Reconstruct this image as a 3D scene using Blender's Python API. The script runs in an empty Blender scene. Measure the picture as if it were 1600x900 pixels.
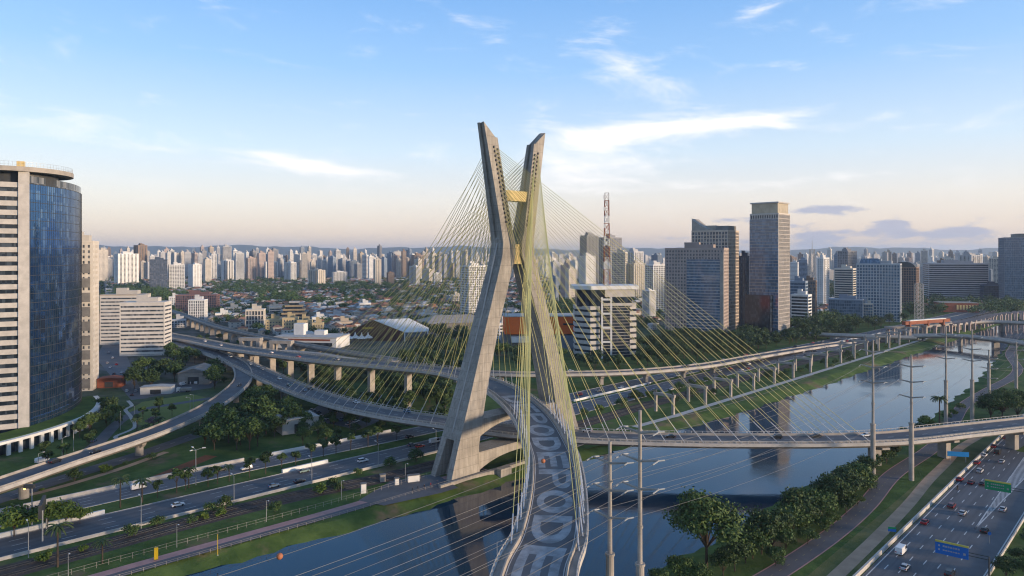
import bpy, bmesh, math, random
import numpy as np
from mathutils import Vector, Matrix
R = math.radians
rnd = random.Random(7)
scn = bpy.context.scene
COL = scn.collection

# ------------------------------------------------------------------ camera, sky, sun, exposure
FPX, CAMZ, HORZ = 1067.0, 91.0, 398.0        # focal length in photo pixels, camera height, horizon row
cd = bpy.data.cameras.new('camera'); cam = bpy.data.objects.new('camera', cd); COL.objects.link(cam)
cam.location = (0, 0, CAMZ); cam.rotation_euler = (R(90), 0, 0)
cd.sensor_width = 36.0; cd.lens = 36.0 * FPX / 1600.0
cd.shift_y = -(450 - HORZ) / 1600.0
cd.clip_start = 1.0; cd.clip_end = 60000
scn.camera = cam

SUN_EL, SUN_AZ = 7.0, 112.0                   # azimuth clockwise from +Y (view direction)
world = bpy.data.worlds.new('World'); scn.world = world; world.use_nodes = True
wt = world.node_tree; wt.nodes.clear()

class NT:
    """tiny helper to write node maths"""
    def __init__(s, nt): s.nt = nt
    def new(s, typ, **kw):
        n = s.nt.nodes.new(typ)
        for k, v in kw.items(): setattr(n, k, v)
        return n
    def put(s, sock, v):
        if isinstance(v, bpy.types.NodeSocket): s.nt.links.new(v, sock)
        elif v is not None: sock.default_value = v
    def m(s, op, a, b=None, c=None, clamp=False):
        n = s.new('ShaderNodeMath', operation=op, use_clamp=clamp)
        s.put(n.inputs[0], a); s.put(n.inputs[1], b)
        if c is not None: s.put(n.inputs[2], c)
        return n.outputs[0]
    def mix(s, f, a, b, blend='MIX'):
        n = s.new('ShaderNodeMix', data_type='RGBA', blend_type=blend)
        s.put(n.inputs[0], f)
        for i, v in ((6, a), (7, b)):
            s.put(n.inputs[i], v if isinstance(v, bpy.types.NodeSocket) else (*v, 1) if len(v) == 3 else v)
        return n.outputs[2]
    def noise(s, vec, scale, detail=4, rough=.55, out=0, dist=0):
        n = s.new('ShaderNodeTexNoise'); s.put(n.inputs['Vector'], vec)
        n.inputs['Scale'].default_value = scale; n.inputs['Detail'].default_value = detail
        n.inputs['Roughness'].default_value = rough; n.inputs['Distortion'].default_value = dist
        return n.outputs[out]
    def ramp(s, f, stops):
        n = s.new('ShaderNodeValToRGB'); e = n.color_ramp.elements
        while len(e) < len(stops): e.new(.5)
        for el, (p, c) in zip(e, stops):
            el.position = p; el.color = (*c, 1) if len(c) == 3 else c
        s.put(n.inputs[0], f); return n.outputs[0]
    def sm(s, x, lo, hi):      # smoothstep
        n = s.new('ShaderNodeMapRange', interpolation_type='SMOOTHSTEP')
        s.put(n.inputs[0], x); n.inputs[1].default_value = lo; n.inputs[2].default_value = hi
        return n.outputs[0]
    def xyz(s, v):
        n = s.new('ShaderNodeSeparateXYZ'); s.put(n.inputs[0], v); return n.outputs
    def vec(s, x, y, z):
        n = s.new('ShaderNodeCombineXYZ')
        for i, v in enumerate((x, y, z)): s.put(n.inputs[i], v)
        return n.outputs[0]

w = NT(wt)
sky = w.new('ShaderNodeTexSky', sky_type='NISHITA', sun_disc=False)
sky.sun_elevation = R(SUN_EL); sky.sun_rotation = R(SUN_AZ)
sky.air_density = 1.0; sky.dust_density = 1.2; sky.ozone_density = 2.0; sky.altitude = 700
tc = w.new('ShaderNodeTexCoord').outputs['Generated']
dx, dy, dz = w.xyz(tc)
az = w.m('MULTIPLY', w.m('ARCTAN2', dx, dy), 57.2958)
el = w.m('MULTIPLY', w.m('ARCSINE', dz), 57.2958)
# evening air: blue overhead, pale then peach towards the horizon, all the way round
elr = w.m('DIVIDE', el, 60.0, clamp=True)
grad = w.ramp(elr, [(0, (.58, .45, .40)), (.03, (.66, .51, .43)), (.075, (.64, .57, .53)), (.14, (.48, .56, .65)),
                    (.25, (.24, .41, .67)), (.38, (.115, .285, .60)), (.6, (.095, .20, .40)), (1, (.10, .17, .30))])
skyc = w.mix(.76, w.mix(1.0, sky.outputs[0], (.17, .17, .17), 'MULTIPLY'), grad)
# cirrus: streaky noise everywhere, thickened where the photograph has its cloud banks
cv = w.vec(w.m('MULTIPLY', az, .055), w.m('MULTIPLY', el, .22), 0.0)
warp = w.noise(cv, 1.1, 1, .5, 1)
wx, wy, wz = w.xyz(warp)
cv2 = w.vec(w.m('ADD', w.m('MULTIPLY', az, .055), w.m('MULTIPLY', wx, .5)),
            w.m('ADD', w.m('ADD', w.m('MULTIPLY', el, .20), w.m('MULTIPLY', az, .012)), w.m('MULTIPLY', wy, .9)), 0.0)
fine = w.noise(cv2, 3.4, 6, .66)
def blob(a0, e0, sa, se, tilt=0.0):
    mp = w.new('ShaderNodeMapping', vector_type='TEXTURE'); wt.links.new(azel, mp.inputs[0])
    mp.inputs['Location'].default_value = (a0, e0, 0); mp.inputs['Rotation'].default_value = (0, 0, math.atan(tilt)); mp.inputs['Scale'].default_value = (sa * 2.0, se * 2.0, 1)
    gn = w.new('ShaderNodeTexGradient', gradient_type='QUADRATIC_SPHERE'); wt.links.new(mp.outputs[0], gn.inputs[0]); return gn.outputs['Fac']
def wsum(acc, v, k):
    return w.m('MULTIPLY_ADD', v, k, acc if acc is not None else 0.0)
azel = w.vec(az, el, 0.0)
def px_az(x): return math.degrees(math.atan((x - 800) / FPX))
def px_el(x, y): return math.degrees(math.atan((HORZ - y) / math.hypot(FPX, x - 800)))
banks = [(1120, 192, 7.0, .85, .0, .46), (1200, 184, 3.4, .42, .04, .40), (1210, 196, 2.6, .3, -.1, .25), (1030, 205, 7.0, 1.1, .0, .40), (960, 212, 5, .8, .03, .22), (930, 222, 5.0, 1.2, .05, .42), (870, 255, 4.5, 2.2, .2, .40), (905, 283, 9, .8, .02, .36), (960, 255, 6, .9, .0, .30), (850, 180, 2.6, 1.6, .8, .22),
         (480, 258, 5.0, .75, -.12, .52), (540, 268, 4, .6, -.05, .40), (430, 248, 3, .5, -.2, .30), (570, 295, 6, .7, -.05, .20), (640, 240, 6, .6, -.1, .16), (960, 95, 6.5, 2.2, -.65, .26), (1010, 130, 4, 1.2, -.7, .22), (1120, 118, 7, .7, .15, .16),
         (1195, 14, 2.8, .5, .25, .44), (60, 190, 9, 1.0, -.1, .22), (110, 175, 5, .5, -.12, .2), (260, 235, 6, .6, -.1, .26), (1370, 185, 5, .5, .15, .22), (1040, 296, 14, .5, .03, .24), (1330, 275, 12, .4, .03, .18), (1450, 8, 4, .6, 0, .26), (720, 30, 6, .8, -.5, .22), (1540, 195, 3, .4, .0, .2), (170, 278, 8, .5, -.05, .15)]
acc = None
for (bx_, by_, sa, se, ti, am) in banks:
    acc = wsum(acc, blob(px_az(bx_), px_el(bx_, by_), sa, se, ti), am)
dens = w.sm(w.m('ADD', w.m('MULTIPLY', fine, 1.15), acc), .62, 1.30)
skyc = w.mix(w.m('MULTIPLY', dens, .95), skyc, (.72, .695, .685))
# low violet cumulus lit from below
lowv = w.noise(w.vec(w.m('MULTIPLY', az, .30), w.m('MULTIPLY', el, 1.0), 3.7), 2.2, 4, .62)
lows = [(1290, 328, 2.8, .5, .9), (1396, 350, 1.4, .45, 1.0), (1275, 372, 2.4, .55, .8), (1510, 361, 1.8, .48, .95), (1430, 368, 3.0, .45, .5), (1150, 345, 3.5, .4, .52), (1060, 372, 5, .35, .4), (1500, 384, 9, .5, .42), (1350, 362, 3.5, .4, .45), (1240, 352, 2.5, .35, .5), (1580, 340, 3, .3, .35), (1290, 388, 6, .35, .4), (1160, 376, 3, .4, .4)]
acc = None
for (bx_, by_, sa, se, am) in lows:
    acc = wsum(acc, blob(px_az(bx_), px_el(bx_, by_), sa, se), am)
ld = w.sm(w.m('ADD', lowv, w.m('SUBTRACT', acc, .05)), .70, 1.0)
skyc = w.mix(w.m('MULTIPLY', ld, .82), skyc, (.275, .295, .39))
bg = w.new('ShaderNodeBackground'); wt.links.new(skyc, bg.inputs[0]); bg.inputs[1].default_value = .92
world.cycles.sampling_method = 'MANUAL'; world.cycles.sample_map_resolution = 256
wo = w.new('ShaderNodeOutputWorld'); wt.links.new(bg.outputs[0], wo.inputs[0])

sl = bpy.data.lights.new('sun', 'SUN'); sun = bpy.data.objects.new('sun', sl); COL.objects.link(sun)
sl.energy = 3.1; sl.angle = R(5.0); sl.color = (1.0, .76, .52)
sdir = Vector((math.sin(R(SUN_AZ)) * math.cos(R(SUN_EL)), math.cos(R(SUN_AZ)) * math.cos(R(SUN_EL)), math.sin(R(SUN_EL))))
sun.rotation_euler = (-sdir).to_track_quat('-Z', 'Y').to_euler(); sun.location = (200, -100, 300)
vs = scn.view_settings; vs.view_transform = 'Standard'; vs.look = 'None'; vs.exposure = 0.9; vs.gamma = 1.0; vs.use_curve_mapping = False
scn.render.engine = 'CYCLES'
cy = scn.cycles
cy.max_bounces = 5; cy.diffuse_bounces = 2; cy.glossy_bounces = 3; cy.transmission_bounces = 3; cy.transparent_max_bounces = 6; cy.volume_bounces = 0
cy.use_denoising = True; cy.denoising_prefilter = 'ACCURATE'; cy.filter_width = 1.15; cy.caustics_reflective = False; cy.caustics_refractive = False

# ------------------------------------------------------------------ helpers
GZ = 3.0                                       # street level above the river
def P(px, py, z=GZ):
    """photo pixel -> the point at height z that shows there"""
    Y = FPX * (CAMZ - z) / (py - HORZ)
    return Vector(((px - 800) * Y / FPX, Y, z))
U = Vector((math.sqrt(.5), math.sqrt(.5), 0)); V = Vector((-math.sqrt(.5), math.sqrt(.5), 0)); O0 = Vector((0, 270, 0))
def ST(s, t, z=GZ):                            # along the river, across it
    p = O0 + U * s + V * t; p.z = z; return p

class MB:
    def __init__(s): s.v = []; s.f = []; s.mi = []
    def add(s, vs, fs, m=0):
        b = len(s.v); s.v += [tuple(v) for v in vs]
        s.f += [tuple(b + i for i in f) for f in fs]; s.mi += [m] * len(fs); return s
    def box(s, c, sz, rz=0, m=0, taper=1.0):
        hx, hy, hz = sz[0] / 2, sz[1] / 2, sz[2] / 2; co, si = math.cos(rz), math.sin(rz); vs = []
        for z, k in ((-hz, 1.0), (hz, taper)):
            for x, y in ((-hx, -hy), (hx, -hy), (hx, hy), (-hx, hy)):
                x *= k; y *= k; vs.append((c[0] + x * co - y * si, c[1] + x * si + y * co, c[2] + z))
        return s.add(vs, [(0, 3, 2, 1), (4, 5, 6, 7), (0, 1, 5, 4), (1, 2, 6, 5), (2, 3, 7, 6), (3, 0, 4, 7)], m)
    def prism(s, poly, z0, z1, m=0):
        n = len(poly); vs = [(p[0], p[1], z0) for p in poly] + [(p[0], p[1], z1) for p in poly]
        fs = [tuple(range(n))[::-1], tuple(range(n, 2 * n))] + [(i, (i + 1) % n, n + (i + 1) % n, n + i) for i in range(n)]
        return s.add(vs, fs, m)
    def tube(s, p0, p1, r0, r1=None, n=6, m=0, caps=True):
        p0 = Vector(p0); p1 = Vector(p1); r1 = r0 if r1 is None else r1
        d = (p1 - p0)
        if d.length < 1e-6: return s
        d.normalize(); a = d.orthogonal().normalized(); b = d.cross(a); vs = []
        for p, r in ((p0, r0), (p1, r1)):
            for i in range(n):
                t = 2 * math.pi * i / n; vs.append(p + a * (r * math.cos(t)) + b * (r * math.sin(t)))
        fs = [(i, (i + 1) % n, n + (i + 1) % n, n + i) for i in range(n)]
        if caps: fs += [tuple(range(n))[::-1], tuple(range(n, 2 * n))]
        return s.add(vs, fs, m)
    def quad(s, a, b, c, d, m=0): return s.add([a, b, c, d], [(0, 1, 2, 3)], m)
    def mesh(s, name, mats, off=(0, 0, 0), smooth=False):
        me = bpy.data.meshes.new(name)
        vs = s.v if not any(off) else [(v[0] - off[0], v[1] - off[1], v[2] - off[2]) for v in s.v]
        me.from_pydata(vs, [], s.f)
        mats = mats if isinstance(mats, (list, tuple)) else [mats]
        for m in mats: me.materials.append(m)
        if len(mats) > 1: me.polygons.foreach_set('material_index', s.mi)
        if smooth: me.polygons.foreach_set('use_smooth', [True] * len(me.polygons))
        me.update(); return me
    def build(s, name, mats, parent=None, label=None, smooth=False, local=False, kind=None, color=None):
        off = (0, 0, 0)
        if parent is not None and not local: off = wloc(parent)
        return link(name, s.mesh(name, mats, off, smooth), parent, label, kind, color)
def wloc(o):
    v = Vector(o.location)
    while o.parent is not None: o = o.parent; v = v + o.location
    return v
def link(name, me, parent=None, label=None, kind=None, color=None):
    o = bpy.data.objects.new(name, me); COL.objects.link(o)
    if parent is not None: o.parent = parent
    if label: o['label'] = label
    if kind: o['kind'] = kind
    if color: o.color = (*color, 1)
    return o
def thing(name, label, cat, loc=(0, 0, 0), rz=0, group=None):
    o = bpy.data.objects.new(name, None); COL.objects.link(o); o.location = loc; o.rotation_euler = (0, 0, rz)
    o.empty_display_size = .5; return tag(o, label, cat, group)
def tag(o, label, cat, group=None):
    o['label'] = label; o['category'] = cat
    if group: o['group'] = group
    return o
def struct(o): o['kind'] = 'structure'; return o
def dup(root, loc, rz=0, scale=None, label=None, group=None, color=None, recolor=None):
    r = root.copy(); COL.objects.link(r); r.location = loc; r.rotation_euler = (0, 0, rz)
    if scale: r.scale = scale
    if label: r['label'] = label
    if group: r['group'] = group
    for ch in root.children:
        c = ch.copy(); COL.objects.link(c); c.parent = r
        if recolor and ch.name.split('.')[0] in recolor: c.color = (*recolor[ch.name.split('.')[0]], 1)
        for g in ch.children:
            d = g.copy(); COL.objects.link(d); d.parent = c
    return r
def ordn(i):
    names = ['first', 'second', 'third', 'fourth', 'fifth', 'sixth', 'seventh', 'eighth', 'ninth', 'tenth', 'eleventh', 'twelfth']
    if i < 12: return names[i]
    n = i + 1; return '%d%s' % (n, 'th' if 10 <= n % 100 <= 20 else {1: 'st', 2: 'nd', 3: 'rd'}.get(n % 10, 'th'))
def spline(pts, step=4.0):
    pts = [Vector(p) for p in pts]; q = [pts[0] * 2 - pts[1]] + pts + [pts[-1] * 2 - pts[-2]]; out = []
    for i in range(1, len(q) - 2):
        a, b, c, d = q[i - 1], q[i], q[i + 1], q[i + 2]; n = max(2, int((c - b).length / step))
        for k in range(n):
            t = k / n
            out.append(.5 * ((2 * b) + (c - a) * t + (2 * a - 5 * b + 4 * c - d) * t * t + (3 * b - a - 3 * c + d) * t ** 3))
    out.append(pts[-1]); return out
class Path:
    def __init__(s, pts, step=4.0, raw=False):
        s.p = [Vector(p) for p in pts] if raw else spline(pts, step)
        s.d = [0.0]
        for a, b in zip(s.p, s.p[1:]): s.d.append(s.d[-1] + (b - a).length)
        s.L = s.d[-1]; s.t = []
        for i in range(len(s.p)):
            t = s.p[min(i + 1, len(s.p) - 1)] - s.p[max(i - 1, 0)]; t.z = 0; s.t.append(t.normalized())
    def at(s, d, off=0.0, dz=0.0):
        d = min(max(d, 0), s.L); i = int(np.searchsorted(s.d, d)) - 1; i = min(max(i, 0), len(s.p) - 2)
        k = (d - s.d[i]) / max(1e-6, s.d[i + 1] - s.d[i]); p = s.p[i].lerp(s.p[i + 1], k); t = s.t[i].lerp(s.t[i + 1], k).normalized()
        return p + Vector((t.y, -t.x, 0)) * off + Vector((0, 0, dz))
    def dirat(s, d):
        d = min(max(d, 0), s.L); i = int(np.searchsorted(s.d, d)) - 1; return s.t[min(max(i, 0), len(s.p) - 1)]
    def near(s, fn): return s.d[min(range(len(s.p)), key=lambda i: fn(s.p[i]))]
    def sub(s, d0, d1, step=4.0):
        n = max(2, int((d1 - d0) / step)); return Path([s.at(d0 + (d1 - d0) * i / n) for i in range(n + 1)], raw=True)
def sweep(mb, path, prof, m=0, closed=True):
    n = len(prof); vs = []
    for p, t in zip(path.p, path.t):
        r = Vector((t.y, -t.x, 0))
        for o, z in prof: vs.append(p + r * o + Vector((0, 0, z)))
    fs = []; N = len(path.p); k = n if closed else n - 1
    for i in range(N - 1):
        for j in range(k):
            a = i * n + j; b = i * n + (j + 1) % n; fs.append((a, b, b + n, a + n))
    if closed and n > 2: fs += [tuple(range(n))[::-1], tuple((N - 1) * n + j for j in range(n))]
    mb.add(vs, fs, m); return mb

# ------------------------------------------------------------------ materials
def mat(name, col, rough=.8, spec=.3, var=.25, scale=.15, col2=None, bump=0.0, bscale=2.0, metal=0.0, objcol=False, detail=5, stretch=None, along=False):
    m = bpy.data.materials.new(name); m.use_nodes = True; nt = m.node_tree; n = NT(nt); b = nt.nodes['Principled BSDF']
    b.inputs['Roughness'].default_value = rough; b.inputs['Specular IOR Level'].default_value = spec; b.inputs['Metallic'].default_value = metal
    pos = n.new('ShaderNodeNewGeometry').outputs['Position']
    v = pos
    if stretch:
        mp = n.new('ShaderNodeMapping'); nt.links.new(pos, mp.inputs[0]); mp.inputs['Scale'].default_value = stretch; v = mp.outputs[0]
    if along:      # tyre-dark streaks and patches drawn out along the river highways
        vr = n.new('ShaderNodeVectorRotate', rotation_type='Z_AXIS'); nt.links.new(pos, vr.inputs[0]); vr.inputs['Angle'].default_value = R(-45)
        mp = n.new('ShaderNodeMapping'); nt.links.new(vr.outputs[0], mp.inputs[0]); mp.inputs['Scale'].default_value = (.035, 1.1, 1); v = mp.outputs[0]
    f = n.noise(v, scale, detail, .6)
    f = n.sm(f, .28, .72)
    if objcol:
        base = n.new('ShaderNodeObjectInfo').outputs['Color']
        c = n.mix(f, n.mix(1.0, base, (1 - var,) * 3, 'MULTIPLY'), base)
    else:
        c2 = col2 or tuple(x * (1 - var) for x in col)
        c = n.mix(f, c2, col)
    nt.links.new(c, b.inputs['Base Color'])
    if bump:
        bn = n.new('ShaderNodeBump'); bn.inputs['Strength'].default_value = bump; bn.inputs['Distance'].default_value = .3
        nt.links.new(n.noise(pos, bscale, 4), bn.inputs['Height']); nt.links.new(bn.outputs[0], b.inputs['Normal'])
    return m
M = {}
M['concrete'] = mat('concrete', (.40, .36, .32), .85, .2, .3, .25, bump=.15)
M['concrete_dark'] = mat('concrete_dark', (.24, .23, .22), .85, .2, .35, .2)
M['concrete_light'] = mat('concrete_light', (.52, .49, .46), .85, .2, .22, .3)
M['asphalt'] = mat('asphalt', (.125, .13, .145), .75, .3, .34, .5, along=True)
M['asphalt_old'] = mat('asphalt_old', (.135, .138, .15), .8, .25, .3, .1)
M['paint'] = mat('white_paint', (.38, .39, .41), .75, .25, .5, .3)
M['lane'] = mat('lane_paint', (.6, .6, .6), .7, .3, .2, .5)
M['grass'] = mat('grass', (.095, .155, .036), .95, .1, .45, .12, col2=(.05, .085, .026), bump=.5, bscale=1.2)
M['grass_dry'] = mat('dry_grass', (.20, .18, .075), .95, .1, .4, .09, col2=(.09, .115, .04), bump=.4)
M['lawn'] = mat('lawn', (.22, .24, .075), .95, .1, .2, .05, col2=(.16, .195, .055))
M['dirt'] = mat('dirt_track', (.52, .35, .24), .95, .1, .25, .2)
M['earth'] = mat('red_earth', (.25, .095, .05), .95, .1, .3, .2)
M['ballast'] = mat('rail_ballast', (.11, .085, .075), .95, .1, .35, .5)
M['bike'] = mat('violet_cycle_asphalt', (.14, .135, .145), .85, .2, .25, .12)
M['pink'] = mat('pink_edge_paint', (.45, .26, .24), .8, .2, .2, .3)
M['steel'] = mat('galvanised_steel', (.38, .39, .40), .5, .5, .2, .5, metal=.3)
M['darksteel'] = mat('dark_steel', (.05, .052, .055), .5, .4, .2, .5)
M['cable'] = mat('yellow_cable_sheath', (.56, .52, .20), .5, .4, .12, .1)
M['pipe'] = mat('grey_guard_pipe', (.42, .46, .52), .5, .4, .12, .3)
M['gold'] = mat('ochre_steel_beam', (.70, .52, .22), .55, .4, .2, .5)
M['white'] = mat('white_render', (.72, .71, .69), .7, .3, .12, .2)
M['bark'] = mat('bark', (.10, .075, .055), .95, .1, .4, 1.0)
M['rust'] = mat('red_oxide_steel', (.30, .085, .04), .7, .3, .3, .2)
M['wire'] = mat('aluminium_wire', (.17, .165, .16), .5, .4, .1, .1)
M['black'] = mat('black_rubber', (.012, .012, .013), .7, .3, .2, 1)
M['objpaint'] = mat('car_paint', (1, 1, 1), .3, .5, .05, .5, objcol=True)
M['wall'] = mat('rendered_wall', (1, 1, 1), .85, .2, .16, .12, objcol=True)
M['roof'] = mat('clay_tile_roof', (1, 1, 1), .9, .15, .38, .35, objcol=True)
M['brick'] = mat('brick_red', (.30, .10, .06), .85, .2, .3, .3)
def water_mat():
    m = bpy.data.materials.new('river_water'); m.use_nodes = True; nt = m.node_tree; n = NT(nt); b = nt.nodes['Principled BSDF']
    pos = n.new('ShaderNodeNewGeometry').outputs['Position']
    scum = n.sm(n.noise(pos, .03, 4, .65), .55, .75)
    nt.links.new(n.mix(scum, (.008, .034, .060), (.014, .036, .046)), b.inputs['Base Color']); b.inputs['IOR'].default_value = 1.44
    patch = n.sm(n.noise(pos, .022, 3, .6), .42, .66)
    nt.links.new(n.m('MULTIPLY_ADD', patch, .07, .03), b.inputs['Roughness'])
    bn = n.new('ShaderNodeBump'); bn.inputs['Distance'].default_value = .25; nt.links.new(n.m('MULTIPLY_ADD', patch, .10, .03), bn.inputs['Strength'])
    h = n.m('ADD', n.noise(pos, .6, 4, .62), n.m('MULTIPLY', n.noise(pos, .06, 3, .5), 1.2))
    nt.links.new(h, bn.inputs['Height']); nt.links.new(bn.outputs[0], b.inputs['Normal']); return m
M['water'] = water_mat()
def glass_mat(name, col, col2, cell=(1.6, 1.6, 3.4), rough=.12, lit=0.0, spec=.5, metal=0.0):
    """window glass: each cell of the facade a slightly different tone (blinds, rooms behind it)"""
    m = bpy.data.materials.new(name); m.use_nodes = True; nt = m.node_tree; n = NT(nt); b = nt.nodes['Principled BSDF']
    tcn = n.new('ShaderNodeTexCoord').outputs['Object']; x, y, z = n.xyz(tcn)
    q = n.vec(n.m('FLOOR', n.m('DIVIDE', n.m('ADD', x, .13), cell[0])), n.m('FLOOR', n.m('DIVIDE', n.m('ADD', y, .13), cell[1])), n.m('FLOOR', n.m('DIVIDE', n.m('ADD', z, .07), cell[2])))
    wn = n.new('ShaderNodeTexWhiteNoise', noise_dimensions='3D'); nt.links.new(q, wn.inputs[0])
    c = n.mix(n.sm(wn.outputs[0], .35, 1.0), col, col2)
    nt.links.new(c, b.inputs['Base Color']); b.inputs['Roughness'].default_value = rough; b.inputs['Specular IOR Level'].default_value = spec; b.inputs['Metallic'].default_value = metal
    return m
M['window'] = glass_mat('window_glass', (.045, .055, .070), (.20, .21, .23))
M['glass_dark'] = glass_mat('dark_glass', (.015, .022, .032), (.05, .065, .085))
M['glass_blue'] = glass_mat('blue_glass', (.055, .10, .16), (.13, .20, .29), rough=.08, spec=.8)
M['carglass'] = mat('car_glass', (.02, .024, .03), .08, .6, .1, 1)
# ------------------------------------------------------------------ ground and river
def lerp_tab(tab, s):
    return float(np.interp(s, [a for a, _ in tab], [b for _, b in tab]))
TL = [(-400, 14), (-112, 8), (-68, 4), (-13, 1), (139, -6), (255, -10), (448, -12), (670, -12), (900, -12), (1500, -5)]
TR = [(-400, -78), (-16, -81), (75, -83), (162, -88), (271, -85), (411, -78), (540, -66), (640, -58), (720, -58), (900, -60), (1500, -62)]
def jag(s, k): return 1.1 * math.sin(s * .21 + k) + .8 * math.sin(s * .57 + 2 * k) + .5 * math.sin(s * 1.31 + k)
S_LIST = [-18000, -8000, -2000, -800] + list(range(-400, 1201, 5)) + [1600, 3000, 9000, 18000]
ROWS = []
for s in S_LIST:
    inside = -400 <= s <= 1200
    a = lerp_tab(TL, s) + (jag(s, 1) if inside else 0); b = lerp_tab(TR, s) + (jag(s, 4) if inside else 0)
    ROWS.append([(s, -18000, GZ), (s, -600, GZ), (s, b - 13, GZ), (s, b - 9, GZ - .25), (s, b, 0.0), (s, b + 6, -2.0), (s, a - 6, -2.0), (s, a, 0.0), (s, a + 8, GZ - .3), (s, a + 11, GZ), (s, 600, GZ), (s, 18000, GZ)])
def ground_mat():
    m = bpy.data.materials.new('urban_ground'); m.use_nodes = True; nt = m.node_tree; n = NT(nt); b = nt.nodes['Principled BSDF']
    pos = n.new('ShaderNodeNewGeometry').outputs['Position']; x, y, z = n.xyz(pos)
    g = n.mix(n.sm(n.noise(pos, .09, 5, .65), .3, .7), (.045, .082, .022), (.10, .15, .042))
    g = n.mix(n.sm(n.noise(pos, .035, 5, .68), .54, .70), g, (.17, .125, .08))
    u_ = n.mix(n.sm(n.noise(pos, .06, 5, .7), .35, .65), (.05, .062, .04), (.15, .14, .135))
    # river frame: grass by the river, mixed yards and streets away from it
    t = n.m('MULTIPLY', n.m('SUBTRACT', n.m('SUBTRACT', y, 270.0), x), .7071)
    c = n.mix(n.sm(t, 150, 420), g, u_)
    nt.links.new(c, b.inputs['Base Color']); b.inputs['Roughness'].default_value = .95; b.inputs['Specular IOR Level'].default_value = .1
    bn = n.new('ShaderNodeBump'); bn.inputs['Strength'].default_value = .5; bn.inputs['Distance'].default_value = .3
    nt.links.new(n.noise(pos, .9, 4), bn.inputs['Height']); nt.links.new(bn.outputs[0], b.inputs['Normal']); return m
M['ground'] = ground_mat()
mb = MB(); k = len(ROWS[0])
mb.v = [tuple(ST(*c)) for r in ROWS for c in r]
mb.f = [(i * k + j, (i + 1) * k + j, (i + 1) * k + j + 1, i * k + j + 1) for i in range(len(ROWS) - 1) for j in range(k - 1)]; mb.mi = [0] * len(mb.f)
g = struct(mb.build('ground', M['ground'])); g['label'] = 'grassy river banks and city ground reaching the horizon'
mb = MB()
ws = [-800] + list(range(-400, 1201, 20)) + [1600, 3000]
mb.v = [tuple(ST(s, t, 0.35)) for s in ws for t in (lerp_tab(TR, s) - 3, lerp_tab(TL, s) + 3)]
mb.f = [(2 * i, 2 * i + 2, 2 * i + 3, 2 * i + 1) for i in range(len(ws) - 1)]; mb.mi = [0] * len(mb.f)
r_ = struct(mb.build('river', M['water'])); r_['label'] = 'calm dark blue river mirroring the sky and towers'

def sheet(name, path, o0, o1, z, m, label=None, kind='structure'):
    mb = MB(); sweep(mb, path, [(o0, z), (o1, z)], closed=False); o = mb.build(name, m)
    o['kind'] = kind
    if label: o['label'] = label
    return o
def part_sheet(name, path, o0, o1, z, m, parent):
    mb = MB(); sweep(mb, path, [(o0, z), (o1, z)], closed=False); return mb.build(name, m, parent)
def dashes(path, off, d0, d1, ln, gap, wid, z):
    mb = MB(); d = d0
    while d + ln < d1:
        mb.quad(path.at(d, off - wid / 2, z), path.at(d, off + wid / 2, z), path.at(d + ln, off + wid / 2, z), path.at(d + ln, off - wid / 2, z)); d += ln + gap
    return mb
def tpath(tab, s0=-420, s1=1150, z=GZ):
    return Path([ST(s, lerp_tab(tab, s), z) for s in range(s0, s1 + 1, 35)], 8)
# --- left bank strips (t grows away from the river; sheet offsets: positive = right of travel = towards the river)
CYC = tpath([(-420, 22), (-130, 20), (-78, 17), (-20, 16.5), (0, 16)], -420, 0)
sheet('cycle_path', CYC, -.2, 3.4, .020, M['bike'], 'grey riverside cycle path on the left bank')
sheet('footpath', CYC, -3.6, -.2, .024, M['pink'], 'pink painted strip beside the left bank cycle path')
TRK = tpath([(-420, 34), (-86, 33), (0, 19.5), (120, 10), (338, 9), (1150, 10)], 100, 700)
sheet('riverside_track', TRK, -1.9, 1.9, .02, M['concrete_light'], 'pale gravel track along the far left bank')
RAIL = tpath([(-420, 42), (-150, 42), (-84, 43), (-26, 34), (60, 34), (160, 36), (420, 36), (1150, 30)])
sheet('rail_bed', RAIL, -5.6, 5.6, .02, M['ballast'], 'rusty brown railway ballast bed')
for off in (-2.6, 2.6):
    rt = thing('railway_track', 'rusty railway track %s the highway on the left bank' % ('nearer' if off < 0 else 'farther from'), 'railway track', RAIL.at(300, off), 0, 'railway tracks beside the river')
    for q in (-.75, .75):
        mb = MB(); sweep(mb, RAIL, [(off + q - .06, .03), (off + q - .06, .22), (off + q + .06, .22), (off + q + .06, .03)]); mb.build('rail', M['darksteel'], rt)
    mb = MB(); d = 0
    while d < 520:
        p = RAIL.at(d, off, .07); a = RAIL.dirat(d); mb.box(p, (.3, 2.5, .12), math.atan2(a.y, a.x)); d += 1.5
    mb.build('sleepers', M['ballast'], rt, kind='stuff')
HWA = tpath([(-420, 62), (-154, 62), (-46, 59), (10, 57), (110, 59), (340, 59), (640, 48), (1150, 40)])
HWB = tpath([(-420, 90), (-130, 89), (-64, 88), (20, 82), (110, 82), (340, 80), (640, 66), (1150, 58)])
ha = sheet('highway', HWA, -9, 9, .03, M['asphalt'], 'riverside highway carriageway nearest the railway')
hb = sheet('highway', HWB, -7, 7, .036, M['asphalt'], 'second highway carriageway beyond the planted median')
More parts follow.
